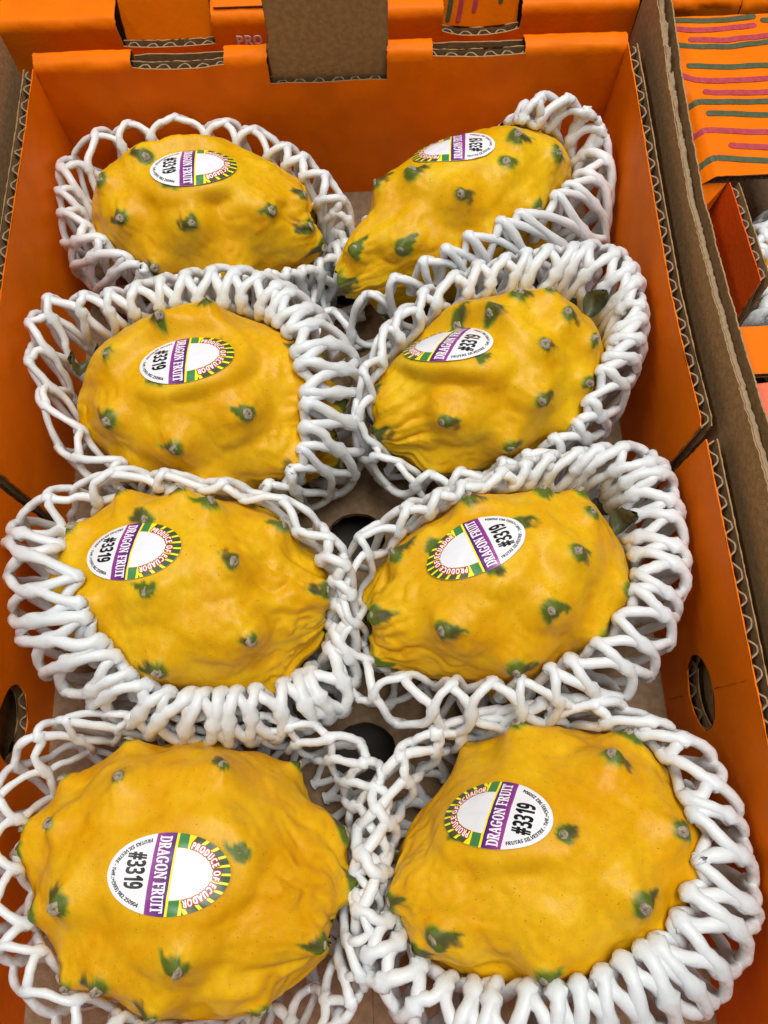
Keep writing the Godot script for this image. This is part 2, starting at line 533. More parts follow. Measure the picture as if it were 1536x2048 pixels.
# a rectangle with a round or oval hole, as two halves that meet on the hole's middle line
func holed(lo: Vector2, hi: Array, holes: Array) -> Array:
	# hi: top line as [x, y] points from low to high x; holes: [centre x, centre y, radius x, radius y] in rising x
	var out := []
	var at := lo.x
	var last: Array = hi[-1]
	var from_hole := []
	for k in holes.size() + 1:
		var to: float = holes[k][0] if k < holes.size() else float(last[0])
		var p := PackedVector2Array()
		p.append(Vector2(at, lo.y))
		p.append(Vector2(to, lo.y))
		if k < holes.size():
			var h: Array = holes[k]
			for i in 15:
				var a := -PI / 2 - PI * i / 14.0
				p.append(Vector2(h[0] + h[2] * cos(a), h[1] + h[3] * sin(a)))
		var tops := []
		for q in hi:
			if q[0] > at + 1e-6 and q[0] < to - 1e-6:
				tops.append(Vector2(q[0], q[1]))
		p.append(Vector2(to, line_at(hi, to)))
		tops.reverse()
		for q in tops:
			p.append(q)
		p.append(Vector2(at, line_at(hi, at)))
		if from_hole:
			for i in 15:
				var a := PI / 2 - PI * i / 14.0
				p.append(Vector2(from_hole[0] + from_hole[2] * cos(a), from_hole[1] + from_hole[3] * sin(a)))
		out.append(p)
		from_hole = holes[k] if k < holes.size() else []
		at = to
	return out


func line_at(line: Array, x: float) -> float:
	for i in line.size() - 1:
		if x <= line[i + 1][0] + 1e-9:
			return lerpf(line[i][1], line[i + 1][1], clampf((x - line[i][0]) / (line[i + 1][0] - line[i][0]), 0, 1))
	return line[-1][1]


func table_top() -> void:
	var m := BoxMesh.new()
	m.size = Vector3(2.4, 0.04, 2.4)
	var o := MeshInstance3D.new()
	o.name = "ground"
	o.mesh = m
	o.material_override = mats.table
	o.position = Vector3(0, -0.055, 0.2)
	o.set_meta("kind", "structure")
	o.set_meta("label", "dark surface the fruit boxes are stacked on")
	add_child(o)


func main_box() -> void:
	var box := thing("fruit_box", "open orange cardboard tray holding eight netted yellow fruits", "box")
	var right := Transform3D(Basis(Vector3(0, 0, 1), Vector3.UP, Vector3(1, 0, 0)), Vector3(0.12, 0, 0))
	var left := Transform3D(Basis(Vector3(0, 0, 1), Vector3.UP, Vector3(-1, 0, 0)), Vector3(-0.12, 0, 0))
	var back := Transform3D(Basis(Vector3.RIGHT, Vector3.UP, Vector3(0, 0, -1)), Vector3.ZERO)
	rolled_wall("back_wall", -0.1205, 0.1212, 0.0762, 0.0092, [[-0.0812, -0.0436, 0.0738, 0.0012], [-0.0262, 0.0226, 0.0640, 0.0], [0.0412, 0.0790, 0.0742, 0.0008]], back, mats.orange, box)
	# side walls: two panels each, meeting in a narrow upright gap
	board("side_wall", [PackedVector2Array([Vector2(0.0004, 0.0), Vector2(0.1722, 0.0), Vector2(0.1692, 0.0735), Vector2(0.166, 0.0745), Vector2(0.14, 0.0722), Vector2(0.11, 0.0712), Vector2(0.06, 0.0735), Vector2(0.02, 0.0762), Vector2(0.0004, 0.0768)])], right, mats.orange, mats.kraft, box)
	board("side_wall", holed(Vector2(0.1748, 0.0), [[0.1718, 0.072], [0.1745, 0.0755], [0.37, 0.0757]], [[0.2530, 0.0355, 0.0130, 0.0105]]), right, mats.orange, mats.kraft, box)
	board("side_wall", [PackedVector2Array([Vector2(0.0004, 0.0), Vector2(0.1722, 0.0), Vector2(0.1695, 0.0740), Vector2(0.11, 0.0758), Vector2(0.03, 0.0748), Vector2(0.0004, 0.0752)])], left, mats.orange, mats.kraft, box)
	board("side_wall", holed(Vector2(0.1752, 0.0), [[0.1722, 0.0745], [0.1745, 0.0755], [0.37, 0.0757]], [[0.2525, 0.0315, 0.0135, 0.0110]]), left, mats.orange, mats.kraft, box)
	var front := Transform3D(Basis(Vector3.LEFT, Vector3.UP, Vector3(0, 0, 1)), Vector3(0, 0, 0.3705))
	board("front_wall", [PackedVector2Array([Vector2(-0.119, 0.0), Vector2(0.119, 0.0), Vector2(0.119, 0.0757), Vector2(-0.119, 0.0757)])], front, mats.orange, mats.kraft, box)
	# floor of the tray with punched air holes
	var flat := Transform3D(Basis(Vector3.RIGHT, Vector3(0, 0, 1), Vector3.DOWN), Vector3.ZERO)
	var cells := []
	var edges := [-0.004, 0.09, 0.2245, 0.374]
	var holes := [0.055, 0.1803, 0.2665]
	for k in 3:
		var z0: float = edges[k]
		var z1: float = edges[k + 1]
		for poly: PackedVector2Array in holed(Vector2(-0.124, z0), [[-0.124, z1], [0.124, z1]], [[0.0012, holes[k], 0.0125, 0.0108]]):
			cells.append(poly)
	var f := Shape.new()
	for poly in cells:
		plate(f, roughened(poly, 0.002, 0.0002), 0.0, 0.003, flat)
	part("floor_panel", f.mesh(), mats.floor, box)
	outer_board(box, 1.0, [[-0.020, 0.0950], [-0.004, 0.0905], [0.03, 0.0850], [0.08, 0.0808], [0.12, 0.0832], [0.156, 0.0866], [0.192, 0.0915], [0.375, 0.095]])
	outer_board(box, -1.0, [[-0.0045, 0.100], [0.05, 0.098], [0.20, 0.098], [0.375, 0.098]])
	# bare tab standing behind the deep notch
	var tab := Transform3D(Basis(Vector3.RIGHT, Vector3(0, 0.9985, 0.055), Vector3(0, 0.055, -0.9985)), Vector3(0, 0.0, -0.0068))
	var tab_shape := PackedVector2Array([Vector2(-0.0255, 0.02), Vector2(0.0233, 0.02), Vector2(0.0233, 0.066), Vector2(0.0226, 0.078), Vector2(0.0228, 0.118), Vector2(-0.0252, 0.118), Vector2(-0.0242, 0.083), Vector2(-0.0255, 0.079)])
	var tb := board("stacking_tab", [tab_shape], tab, mats.kraft, mats.kraft, box, 0.0038)
	# washboard ridges that show through the liner
	var rid := Shape.new()
	for k in 6:
		var s := -0.0205 + k * 0.0079
		var q := []
		for i in 24:
			var y := lerpf(0.055, 0.1175, i / 23.0)
			q.append(Vector3(s + 0.0003 * lump.get_noise_2d(y * 200.0, k), y, -0.00012))
		for i in 23:
			var wd := Vector3(0.0006 + 0.0003 * lump.get_noise_2d(i * 0.7, k * 3.0), 0, 0)
			var up := Vector3(0, 0, 0.00019)
			rid.quad(tab * (q[i] - wd + up), tab * (q[i + 1] - wd + up), tab * q[i + 1], tab * q[i], -tab.basis.z)
			rid.quad(tab * (q[i] + wd + up), tab * (q[i + 1] + wd + up), tab * q[i + 1], tab * q[i], -tab.basis.z)
	part("ridge", rid.mesh(), mats.kraft, tb)


# the taller outer board of the side: its corrugation lies along the top, so the edge is an open trough
func outer_board(box: Node3D, side: float, top: Array) -> void:
	var sh := Shape.new()
	var md := Shape.new()
	var t := 0.0050
	var rows := [[], [], [], []]
	var z: float = top[0][0]
	var zend: float = top[-1][0]
	while z <= zend:
		var y := line_at(top, z) + 0.0006 * lump.get_noise_2d(z * 90.0, side) + 0.0004 * grain.get_noise_2d(z * 500.0, side)
		var crushed := smoothstep(0.075, 0.03, z) if side > 0 else 0.3
		var lean := 0.0010 * sin((z + 0.05) * 12.0)
		var x := 0.1280 + lean
		var yi := y - 0.0006 + 0.0005 * grain.get_noise_2d(z * 420.0, 7.0)
		rows[0].append([Vector3(side * 0.1284, -0.01, z), Vector3(side * x, yi, z)])
		rows[1].append([Vector3(side * (0.1284 + t), -0.01, z), Vector3(side * (x + t), y + 0.0004, z)])
		var m := []
		for k in 9:
			var e := k / 8.0
			var sink := 0.0012 * e + 0.0062 * smoothstep(0.42, 0.85, e)
			sink += crushed * (0.0030 * lump.get_noise_2d(z * 75.0, e * 1.6) + 0.0018 * lump.get_noise_2d(z * 190.0, e * 3.0)) * sin(PI * clampf(e + 0.12, 0, 1))
			var thin := lerpf(0.0005, t - 0.0006, pow(e, 0.8))
			m.append(Vector3(side * (x + thin), yi + 0.0002 - maxf(sink, -0.0008), z))
		rows[2].append(m)
		z += 0.0012
	for r in [0, 1]:
		for k in rows[r].size() - 1:
			var a = rows[r][k]
			var b = rows[r][k + 1]
			var ox := Vector3(side, 0, 0)
			var off := ox * 0.0005
			sh.quad(a[0], a[1], b[1], b[0], -ox)
			sh.quad(a[0] + off, a[1] + off, b[1] + off, b[0] + off, ox)
			sh.quad(a[1], a[1] + off, b[1] + off, b[1], Vector3.UP)
	for k in [0, rows[0].size() - 1]:
		sh.quad(rows[0][k][0], rows[0][k][1], rows[1][k][1], rows[1][k][0], Vector3(0, 0, -1 if k == 0 else 1))
	var first := md.v.size()
	for m in rows[2]:
		for p in m:
			md.v.append(p)
			md.n.append(Vector3.UP)
			md.c.append(Color.WHITE)
			md.uv.append(Vector2.ZERO)
	var cnt: int = rows[2].size()
	for i in cnt:
		for j in 9:
			var du := md.v[first + mini(i + 1, cnt - 1) * 9 + j] - md.v[first + maxi(i - 1, 0) * 9 + j]
			var dv := md.v[first + i * 9 + mini(j + 1, 8)] - md.v[first + i * 9 + maxi(j - 1, 0)]
			var nn := du.cross(dv).normalized()
			md.n[first + i * 9 + j] = nn if nn.y >= 0 else -nn
	md.weave(first, cnt, 9, false)
	var o := part("outer_board", sh.mesh(), mats.kraft, box)
	part("torn_medium", md.mesh(), mats.flute, o)


# ---------------------------------------------------------------- the boxes around

func rear_box() -> void:
	var box := thing("fruit_box", "orange cardboard tray standing behind, notched rim and pale PRO lettering", "box", Vector3.ZERO)
	var face := Transform3D(Basis(Vector3.RIGHT, Vector3.UP, Vector3(0, 0, -1)), Vector3(0, 0.0, -0.020))
	rolled_wall("near_wall", -0.175, 0.128, 0.0790, 0.0165, [[-0.0880, -0.0488, 0.0672, 0.001], [0.0468, 0.0795, 0.0690, 0.0025]], face, mats.orange, box, 0.00035)
	var side := Transform3D(Basis(Vector3.RIGHT, Vector3(0, 0.94, -0.3412), Vector3(0, -0.3412, -0.94)), Vector3(0, 0, -0.0012))
	board("inner_panel", [PackedVector2Array([Vector2(-0.0872, 0.064), Vector2(-0.0502, 0.064), Vector2(-0.0496, 0.100), Vector2(-0.0868, 0.100)])], side, mats.orange, mats.kraft, box)
	var sp := board("inner_panel", [PackedVector2Array([Vector2(0.0472, 0.064), Vector2(0.0792, 0.064), Vector2(0.0792, 0.104), Vector2(0.0472, 0.104)])], side, mats.orange, mats.kraft, box)
	var bars := [[0.0496, 0.0740, 0.100, 0], [0.0540, 0.0735, 0.100, 1], [0.0605, 0.0770, 0.100, 1], [0.0715, 0.0800, 0.100, 0]]
	for q in bars:
		var st := Shape.new()
		capsule(st, [Vector3(q[0], q[1], -0.0003), Vector3(q[0] + 0.0010, q[1] + 0.006, -0.0003), Vector3(q[0] + 0.0016, q[2], -0.0003)], 0.0010, side, Vector3(0, 0, -1))
		part("printed_stripe", st.mesh(), mats.pink_ink if q[3] == 1 else mats.green_ink, sp)
	# pale lettering on the wall
	var font := SystemFont.new()
	font.font_names = PackedStringArray(["Droid Sans"])
	font.font_weight = 700
	var x := -0.0398
	for ch in "PRO":
		var tm := TextMesh.new()
		tm.font = font
		tm.font_size = 48
		tm.pixel_size = 0.0042 / 34.0
		tm.depth = 0.0003
		tm.text = ch
		var w := tm.get_aabb().size.x
		part("printed_letter", tm, mats.ink, box, Transform3D(Basis(), Vector3(x + w * 0.5, 0.0688, -0.0189)))
		x += w + 0.0005
	# inside of that tray
	var sh := Shape.new()
	var flat := Transform3D(Basis(Vector3.RIGHT, Vector3(0, 0, 1), Vector3.DOWN), Vector3.ZERO)
	plate(sh, PackedVector2Array([Vector2(-0.175, -0.33), Vector2(0.128, -0.33), Vector2(0.128, -0.021), Vector2(-0.175, -0.021)]), 0.0, 0.003, flat)
	part("floor_panel", sh.mesh(), mats.floor, box)
	# loose flap ends lying over the rim
	flap("rim_flap", box, [Vector3(-0.0475, 0.0805, -0.0235), Vector3(-0.0225, 0.0805, -0.0235), Vector3(-0.0225, 0.085, -0.040), Vector3(-0.0475, 0.085, -0.040)], mats.orange)


func flap(called: String, parent: Node3D, q: Array, mat: Material) -> void:
	# a free sheet of board with its raw edge showing
	var sh := Shape.new()
	var up: Vector3 = (q[1] - q[0]).cross(q[3] - q[0]).normalized()
	if up.y < 0.0:
		up = -up
	var th := up * 0.0030
	var mid: Vector3 = (q[0] + q[1] + q[2] + q[3]) * 0.25
	sh.quad(q[0], q[1], q[2], q[3], up)
	var o := part(called, sh.mesh(), mat, parent)
	var low := Shape.new()
	var lift := up * 0.0005
	low.quad(q[0] - th, q[1] - th, q[2] - th, q[3] - th, -up)
	for i in 4:
		var a: Vector3 = q[i]
		var b: Vector3 = q[(i + 1) % 4]
		var outw := (a + b) * 0.5 - mid
		low.quad(a, b, b - lift, a - lift, outw)
		low.quad(a - th + lift, b - th + lift, b - th, a - th, outw)
		var inn := outw.normalized() * -0.002
		var n := maxi(3, int(a.distance_to(b) / 0.0012))
		for k in n:
			var e0 := a.lerp(b, float(k) / n) + inn * 0.2
			var e1 := a.lerp(b, float(k + 1) / n) + inn * 0.2
			var w0 := 0.5 + 0.38 * sin(a.distance_to(e0) / FLUTE * TAU)
			var w1 := 0.5 + 0.38 * sin(a.distance_to(e1) / FLUTE * TAU)
			low.quad(e0 - th * w0, e1 - th * w1, e1 - th * w1 + inn * 3.0, e0 - th * w0 + inn * 3.0, up)
	part("raw_edge", low.mesh(), mats.flute, o)


# a flat rounded stroke of print along a line of points, lying just proud of a sheet
func capsule(sh: Shape, pts: Array, r: float, xf: Transform3D, out: Vector3) -> void:
	var lp := []
	var count := pts.size()
	for i in count:
		var a: Vector3 = pts[maxi(i - 1, 0)]
		var b: Vector3 = pts[mini(i + 1, count - 1)]
		var d := (b - a).normalized()
		var s := d.cross(out).normalized()
		var rr := r * (1.0 + 0.05 * grain.get_noise_2d(i * 0.6, pts[0].x * 900.0))
		lp.append([pts[i] - s * rr, pts[i] + s * rr])
	var o := xf.basis * out
	for i in count - 1:
		sh.quad(xf * lp[i][0], xf * lp[i][1], xf * lp[i + 1][1], xf * lp[i + 1][0], o)
	for e in [0, count - 1]:
		var a: Vector3 = pts[e]
		var d: Vector3 = (a - pts[1 if e == 0 else count - 2]).normalized()
		var s := d.cross(out).normalized()
		for k in 6:
			var u := -PI / 2 + PI * k / 6.0
			var w := -PI / 2 + PI * (k + 1) / 6.0
			sh.tri(xf * a, xf * (a + (d * cos(u) + s * sin(u)) * r), xf * (a + (d * cos(w) + s * sin(w)) * r), o)


func striped_box() -> void:
	var box := thing("fruit_box", "orange box with crimson and dark green stripes on its folded lid flap", "box")
	# lid flap: level, then bent down along a slanting crease towards our tray
	var sh := Shape.new()
	var y := 0.0757
	var rows := 40
	var cols := 84
	for i in rows + 1:
		var z := lerpf(-0.0150, 0.0672, float(i) / rows)
		for j in cols + 1:
			var p := flap_point(lerpf(0.1335, 0.215, float(j) / cols), z, y)
			sh.v.append(p)
			sh.n.append(Vector3.UP)
			sh.c.append(Color.WHITE)
			sh.uv.append(Vector2.ZERO)
	var w := cols + 1
	for i in rows + 1:
		for j in w:
			var du := sh.v[i * w + mini(j + 1, cols)] - sh.v[i * w + maxi(j - 1, 0)]
			var dv := sh.v[mini(i + 1, rows) * w + j] - sh.v[maxi(i - 1, 0) * w + j]
			sh.n[i * w + j] = dv.cross(du).normalized()
	sh.weave(0, rows + 1, w, false)
	var lid := part("lid_flap", sh.mesh(), mats.orange, box)
	var under := Shape.new()
	for k in cols:
		var a := flap_point(lerpf(0.1335, 0.215, float(k) / cols), 0.0672, y)
		var b := flap_point(lerpf(0.1335, 0.215, float(k + 1) / cols), 0.0672, y)
		under.quad(a, b, b - Vector3(0, 0.0004, 0), a - Vector3(0, 0.0004, 0), Vector3(0, 0, 1))
		var c0 := Vector3(0, -0.0006 - 0.0026 * (0.5 + 0.5 * sin(k * 2.4)), -0.0004)
		var c1 := Vector3(0, -0.0006 - 0.0026 * (0.5 + 0.5 * sin((k + 1) * 2.4)), -0.0004)
		under.quad(a + c0, b + c1, b + c1 + Vector3(0, 0, -0.006), a + c0 + Vector3(0, 0, -0.006), Vector3.UP)
		under.quad(a - Vector3(0, 0.0038, 0.001), b - Vector3(0, 0.0038, 0.001), b - Vector3(0, 0.0038, 0.082), a - Vector3(0, 0.0038, 0.082), Vector3.DOWN)
	part("raw_edge", under.mesh(), mats.flute, lid)
	# each stroke: ink, then x and z (mm) along it
	var lines := [[0, 139.5, -13.2, 148.0, -12.4, 156.1, -11.9, 169.8, -12.9, 175.2, -13.8], [0, 177.6, -11.3, 186, -11.2, 210, -13.0], [1, 139.0, -8.6, 148.0, -7.3, 155.1, -6.9, 166.0, -7.9, 174.4, -8.9],
		[1, 146.2, -2.2, 153.0, -1.4, 160.7, -1.1, 178.4, -2.8, 210, -7.0], [0, 138.5, 0.0, 145.0, 1.4, 151.2, 2.2, 162.2, 2.5, 177.7, 0.6, 210, -5.0], [0, 143.0, 11.9, 155.7, 13.2, 175.0, 13.2, 210, 12.0],
		[1, 138.5, 16.2, 142.7, 19.2, 149.0, 20.3, 158.6, 20.6, 173.6, 20.0, 210, 18.0], [1, 147.0, 25.8, 153.3, 26.6, 172.1, 27.2, 210, 27.0], [0, 134.0, 34.5, 143.4, 30.6, 152.3, 31.4, 171.1, 31.8, 210, 32.0],
		[0, 146.4, 36.6, 169.6, 38.8, 210, 41.0], [1, 134.0, 49.0, 143.3, 44.9, 150.0, 45.6, 167.8, 47.2, 210, 49.0], [1, 152.0, 52.9, 166.2, 54.8, 210, 57.0], [0, 134.0, 63.0, 144.6, 58.4, 152.0, 59.3, 164.8, 61.1, 210, 64.0], [1, 136.5, 41.0, 139.5, 39.6]]
	for q: Array in lines:
		var pts := []
		var curve := Curve2D.new()
		for i in range(1, q.size(), 2):
			curve.add_point(Vector2(q[i], q[i + 1]) * 0.001)
		var total := curve.get_baked_length()
		var steps := maxi(4, int(total / 0.0006))
		for i in steps + 1:
			var e := curve.sample_baked(total * i / steps)
			var e2 := (curve.sample_baked(maxf(0.0, total * i / steps - 0.002)) + curve.sample_baked(minf(total, total * i / steps + 0.002)) + e) / 3.0
			var p := flap_point(e2.x, e2.y, y)
			var up := (flap_point(e2.x, e2.y + 0.0005, y) - p).cross(flap_point(e2.x + 0.0005, e2.y, y) - p).normalized()
			pts.append(p + up * 0.00025)
		var st := Shape.new()
		capsule(st, pts, 0.00135, Transform3D(), Vector3.UP)
		part("printed_stripe", st.mesh(), mats.pink_ink if q[0] == 1 else mats.green_ink, lid)
	# side wall turned towards our tray, its raw top edge notched
	var wall := Transform3D(Basis(Vector3(0, 0, 1), Vector3(0.10, 0.995, 0).normalized(), Vector3(1, -0.10, 0).normalized()), Vector3(0.1425, 0, 0))
	board("side_wall", [PackedVector2Array([Vector2(0.071, 0.0), Vector2(0.3, 0.0), Vector2(0.3, 0.050), Vector2(0.121, 0.050), Vector2(0.1195, 0.056), Vector2(0.1150, 0.0772), Vector2(0.068, 0.0735)])], wall, mats.red, mats.kraft, box)
	# orange corner piece under the lid flap
	var cp := Shape.new()
	cp.quad(Vector3(0.1340, 0.060, 0.0800), Vector3(0.1335, 0.0715, 0.0665), Vector3(0.1500, 0.0715, 0.0668), Vector3(0.1420, 0.050, 0.0760), Vector3(-0.3, 0.5, 1))
	part("corner_gusset", cp.mesh(), mats.orange, box)
	flap("rim_flap", box, [Vector3(0.1335, 0.0745, 0.1508), Vector3(0.172, 0.0765, 0.1520), Vector3(0.172, 0.0770, 0.1335), Vector3(0.1335, 0.0750, 0.1325)], mats.orange)
	flap("rim_flap", box, [Vector3(0.1330, 0.0640, 0.30), Vector3(0.176, 0.0790, 0.30), Vector3(0.176, 0.0765, 0.1535), Vector3(0.1330, 0.0690, 0.1525)], mats.red)
	var f := Shape.new()
	var flat := Transform3D(Basis(Vector3.RIGHT, Vector3(0, 0, 1), Vector3.DOWN), Vector3.ZERO)
	plate(f, PackedVector2Array([Vector2(0.1402, -0.012), Vector2(0.40, -0.012), Vector2(0.40, 0.37), Vector2(0.1402, 0.37)]), 0.0, 0.003, flat)
	part("floor_panel", f.mesh(), mats.floor, box)
	# the box behind it
	var rb := thing("fruit_box", "plain orange box rim behind the striped lid flap", "box")
	var face := Transform3D(Basis(Vector3.RIGHT, Vector3.UP, Vector3(0, 0, -1)), Vector3(0, 0, -0.0185))
	rolled_wall("near_wall", 0.1335, 0.1700, 0.0795, 0.020, [], face, mats.orange, rb, 0.0014)
	rolled_wall("near_wall", 0.1706, 0.30, 0.0790, 0.020, [], face, mats.orange, rb, 0.0010)


func flap_point(x: float, z: float, y: float) -> Vector3:
	var crease := lerpf(0.1424, 0.1450, clampf(z / 0.067, 0, 1))
	var bent := smoothstep(0.020, 0.032, z)
	var d := crease - x
	var drop := 0.0
	if d > -0.0012:
		drop = (d * d / 0.005 if d < 0.0012 else d - 0.0009) * 0.95 * bent
		drop = maxf(drop, 0.0)
	return Vector3(x, y - drop + 0.0003 * lump.get_noise_2d(x * 70.0, z * 70.0), z)


# ---------------------------------------------------------------- fruit

func vec(a: Array, i: int, scale_: float) -> Vector3:
	return Vector3(a[i], a[i + 1], a[i + 2]) * scale_


class Peel:
	var ax: Vector3
	var taper := 0.2
	var tips: Array = []       # [base point, along the fruit, across it, height, green, scar, reach]
	var press := Vector3.ONE   # middle of the sticker, and its two axes over its half sizes: the peel is flat there
	var press_x := Vector3.ZERO
	var press_y := Vector3.ZERO
	var tilt := Vector2.ZERO
	var seed_ := 0.0
	var lump: FastNoiseLite
	var fold: FastNoiseLite
	var green := 0.0
	var scar := 0.0
	var smooth := false        # leaves the tips out
	var tint := 1.0

	func under_sticker(p: Vector3) -> float:
		var q := p - press
		if press_x == Vector3.ZERO or q.length_squared() > 0.0009:
			return 9.0
		return q.dot(press_x) ** 2 + q.dot(press_y) ** 2

	func paper_slope(p: Vector3) -> float:
		var q := p - press
		return tilt.x * clampf(q.dot(press_x), -1.5, 1.5) + tilt.y * clampf(q.dot(press_y), -1.5, 1.5) if press_x != Vector3.ZERO else 0.0

	func base(d: Vector3) -> Vector3:
		var k := 1.0 - taper * smoothstep(0.05, 1.0, d.x) * 0.9
		return Vector3(d.x * ax.x, d.y * ax.y * k, d.z * ax.z * k)

	func at(d: Vector3) -> Vector3:
		var p := base(d)
		var n := (p / (ax * ax)).normalized()
		var up := 0.0
		green = 0.0
		scar = 0.0
		var wob := lump.get_noise_3d(p.x * 60.0, p.y * 60.0 + seed_, p.z * 60.0)
		var ragged := lump.get_noise_3d(p.x * 260.0, p.y * 260.0 + seed_, p.z * 260.0)
		var hi := 0.0
		var d1 := 9.0
		var stack := 0.0
		var d2 := 9.0
		for t in tips:
			var q: Vector3 = p - t[0]
			var l := q.length_squared()
			if l > 0.0013:
				continue
			var s := q.dot(t[1]) + 0.0016 * wob
			var c := q.dot(t[2]) + 0.0016 * ragged * 0.6
			var far_off := sqrt((s + 0.006) * (s + 0.006) * 0.55 + c * c)
			if far_off < d1:
				d2 = d1
				d1 = far_off
			elif far_off < d2:
				d2 = far_off
			var wide := 0.0095 if s > 0.0 else 0.0095 + 0.16 * minf(-s, 0.02)
			var along := s / 0.0072 if s > 0.0 else s / 0.0150
			var m := exp(-c * c / (wide * wide) - along * along)
			var own: float = t[3] * m
			stack += own * own
			hi = maxf(hi, m)
			var r2 := s * s + c * c
			if not smooth:
				up += 0.0026 * exp(-r2 / 0.0000095)
			var sg := s - 0.0105
			up -= 0.0010 * exp(-(c * c) / 0.00009 - sg * sg / 0.00002)
			var ring: float = sqrt(r2) / (0.0021 * t[6]) + 0.22 * ragged
			green = maxf(green, t[4] * (1.0 - smoothstep(0.70, 1.45, ring)))
			if s < 0.0 and s > -0.016:
				var back_: float = -s / (0.0054 * t[6])
				var tail: float = absf(c + 0.0012 * wob) / (0.0019 * t[6] * maxf(0.12, 1.0 - 0.8 * back_)) + 0.35 * ragged
				green = maxf(green, t[4] * (1.0 - smoothstep(0.55, 1.35, tail)) * (1.0 - smoothstep(0.5, 1.3, back_ + 0.35 * ragged)))
				if t[5] > 0.0:
					var wedge := absf(c - 0.0006) / (0.0010 + 0.0010 * sin(back_ * 3.0))
					scar = maxf(scar, t[5] * (1.0 - smoothstep(0.5, 1.3, wedge + 0.7 * ragged)) * smoothstep(0.12, 0.25, back_) * (1.0 - smoothstep(0.5, 0.95, back_ + 0.5 * ragged)))
		up += sqrt(stack)
		var gap := d2 - d1 + 0.0022 * wob
		up -= 0.00035 * exp(-gap * gap / 0.000012) * smoothstep(0.005, 0.011, d1)
		var phi := Vector2(d.y, d.z)
		phi = phi.normalized() if phi.length() > 1e-4 else Vector2.ZERO
		var far := smoothstep(0.10, 0.95, d.x)
		var k := 2.0 * absf(fold.get_noise_3d(phi.x * 1.5 + seed_ * 3.0 + wob * 0.35, phi.y * 1.5, d.x * 0.55 + ragged * 0.04))
		var k2 := 2.0 * absf(fold.get_noise_3d(phi.x * 2.3 + seed_ * 7.0 + wob * 0.5, phi.y * 2.3, d.x * 0.7))
		var rim := 1.0 - smoothstep(0.75, 1.0, absf(d.x)) * 0.6
		up += (0.0005 + 0.0030 * far * far) * (minf(k, 0.9) - 0.40) * rim * (1.0 - 0.5 * hi)
		up += (0.0002 + 0.0005 * far) * (minf(k2, 0.9) - 0.4) * rim
		up += 0.0007 * wob
		var off := under_sticker(p)
		up = lerpf(up, 0.0012 + paper_slope(p), 1.0 - smoothstep(0.95, 2.3, off))
		p += n * up
		# sunken flower end
		var hole := smoothstep(0.962, 0.995, d.x)
		p.x -= hole * 0.013
		green = clampf(green + 0.55 * smoothstep(0.88, 0.97, d.x) * (0.5 + wob + ragged), 0.0, 1.0)
		scar = maxf(scar, hole)
		return p

	func colour(p: Vector3) -> Color:
		var a := lump.get_noise_3d(p.x * 34.0 + seed_, p.y * 34.0, p.z * 34.0)
		var b := lump.get_noise_3d(p.x * 110.0 + seed_, p.y * 110.0, p.z * 110.0)
		var y := Color(0.76, 0.392 * tint, 0.002).lerp(Color(0.82, 0.505 * tint, 0.010), clampf(0.5 + 0.9 * a + 0.4 * b, 0, 1))
		y = y.lerp(Color(0.40, 0.42, 0.03), smoothstep(0.02, 0.45, green) * 0.7)
		y = y.lerp(Color(0.105, 0.155, 0.02), smoothstep(0.30, 0.85, green))
		return y.lerp(Color(0.075, 0.06, 0.03), clampf(scar, 0, 1) * 0.8)


func make_peel(k: int, ax: Vector3, tips: Array, sticker: Vector3, dir := Vector3.RIGHT) -> Peel:
	var f := Peel.new()
	f.ax = ax
	f.taper = [0.22, 0.42, 0.12, 0.25, 0.14, 0.30, 0.10, 0.24, 0.2][k % 9]
	f.seed_ = 13.7 * (k + 1)
	f.tint = [1.0, 1.04, 0.99, 1.04, 1.02, 1.0, 0.95, 0.97, 1.0][k % 9]
	f.lump = lump
	f.fold = fold
	if sticker != Vector3.ZERO:
		f.press = f.base(sticker)
		var sn := (f.press / (ax * ax)).normalized()
		var sx := (dir - sn * dir.dot(sn)).normalized()
		f.press_x = sx / STICKER.x
		f.press_y = -sn.cross(sx) / STICKER.y
		f.tilt = [Vector2(0, 3.2), Vector2(0, -0.5), Vector2(1.4, 3.4), Vector2(0, -5.0), Vector2(0.3, 0.6), Vector2(0, -0.6), Vector2(0, 0.5), Vector2(-0.6, -1.6)][k] * 0.001
	var all := tips.duplicate()
	# the far side carries bracts too
	for i in 60:
		var y := 1.0 - 2.0 * (i + 0.5) / 60.0
		var a := i * 2.39996 + k
		var d := Vector3(y, sqrt(1 - y * y) * cos(a), sqrt(1 - y * y) * sin(a))
		if d.y > 0.10 or absf(d.x) > 0.9:
			continue
		var ok := true
		for q in all:
			if f.base(d).distance_to(f.base(q)) < 0.021:
				ok = false
				break
		if ok:
			all.append(d)
	for d: Vector3 in all:
		var p := f.base(d)
		var n := (p / (ax * ax)).normalized()
		var s := (Vector3.RIGHT - n * n.x).normalized()
		s = s.rotated(n, rng.randf_range(-0.35, 0.35))
		var scar := 1.0 if rng.randf() < 0.7 else 0.0
		f.tips.append([p, s, n.cross(s), rng.randf_range(0.0038, 0.0058) * [1.0, 1.0, 1.05, 1.0, 1.0, 1.0, 0.72, 0.85, 1.0][k % 9], rng.randf_range(0.85, 1.15), scar, rng.randf_range(0.85, 1.35) * [1.0, 1.0, 1.0, 0.95, 1.0, 1.15, 0.95, 1.1, 1.0][k % 9], d])
	return f


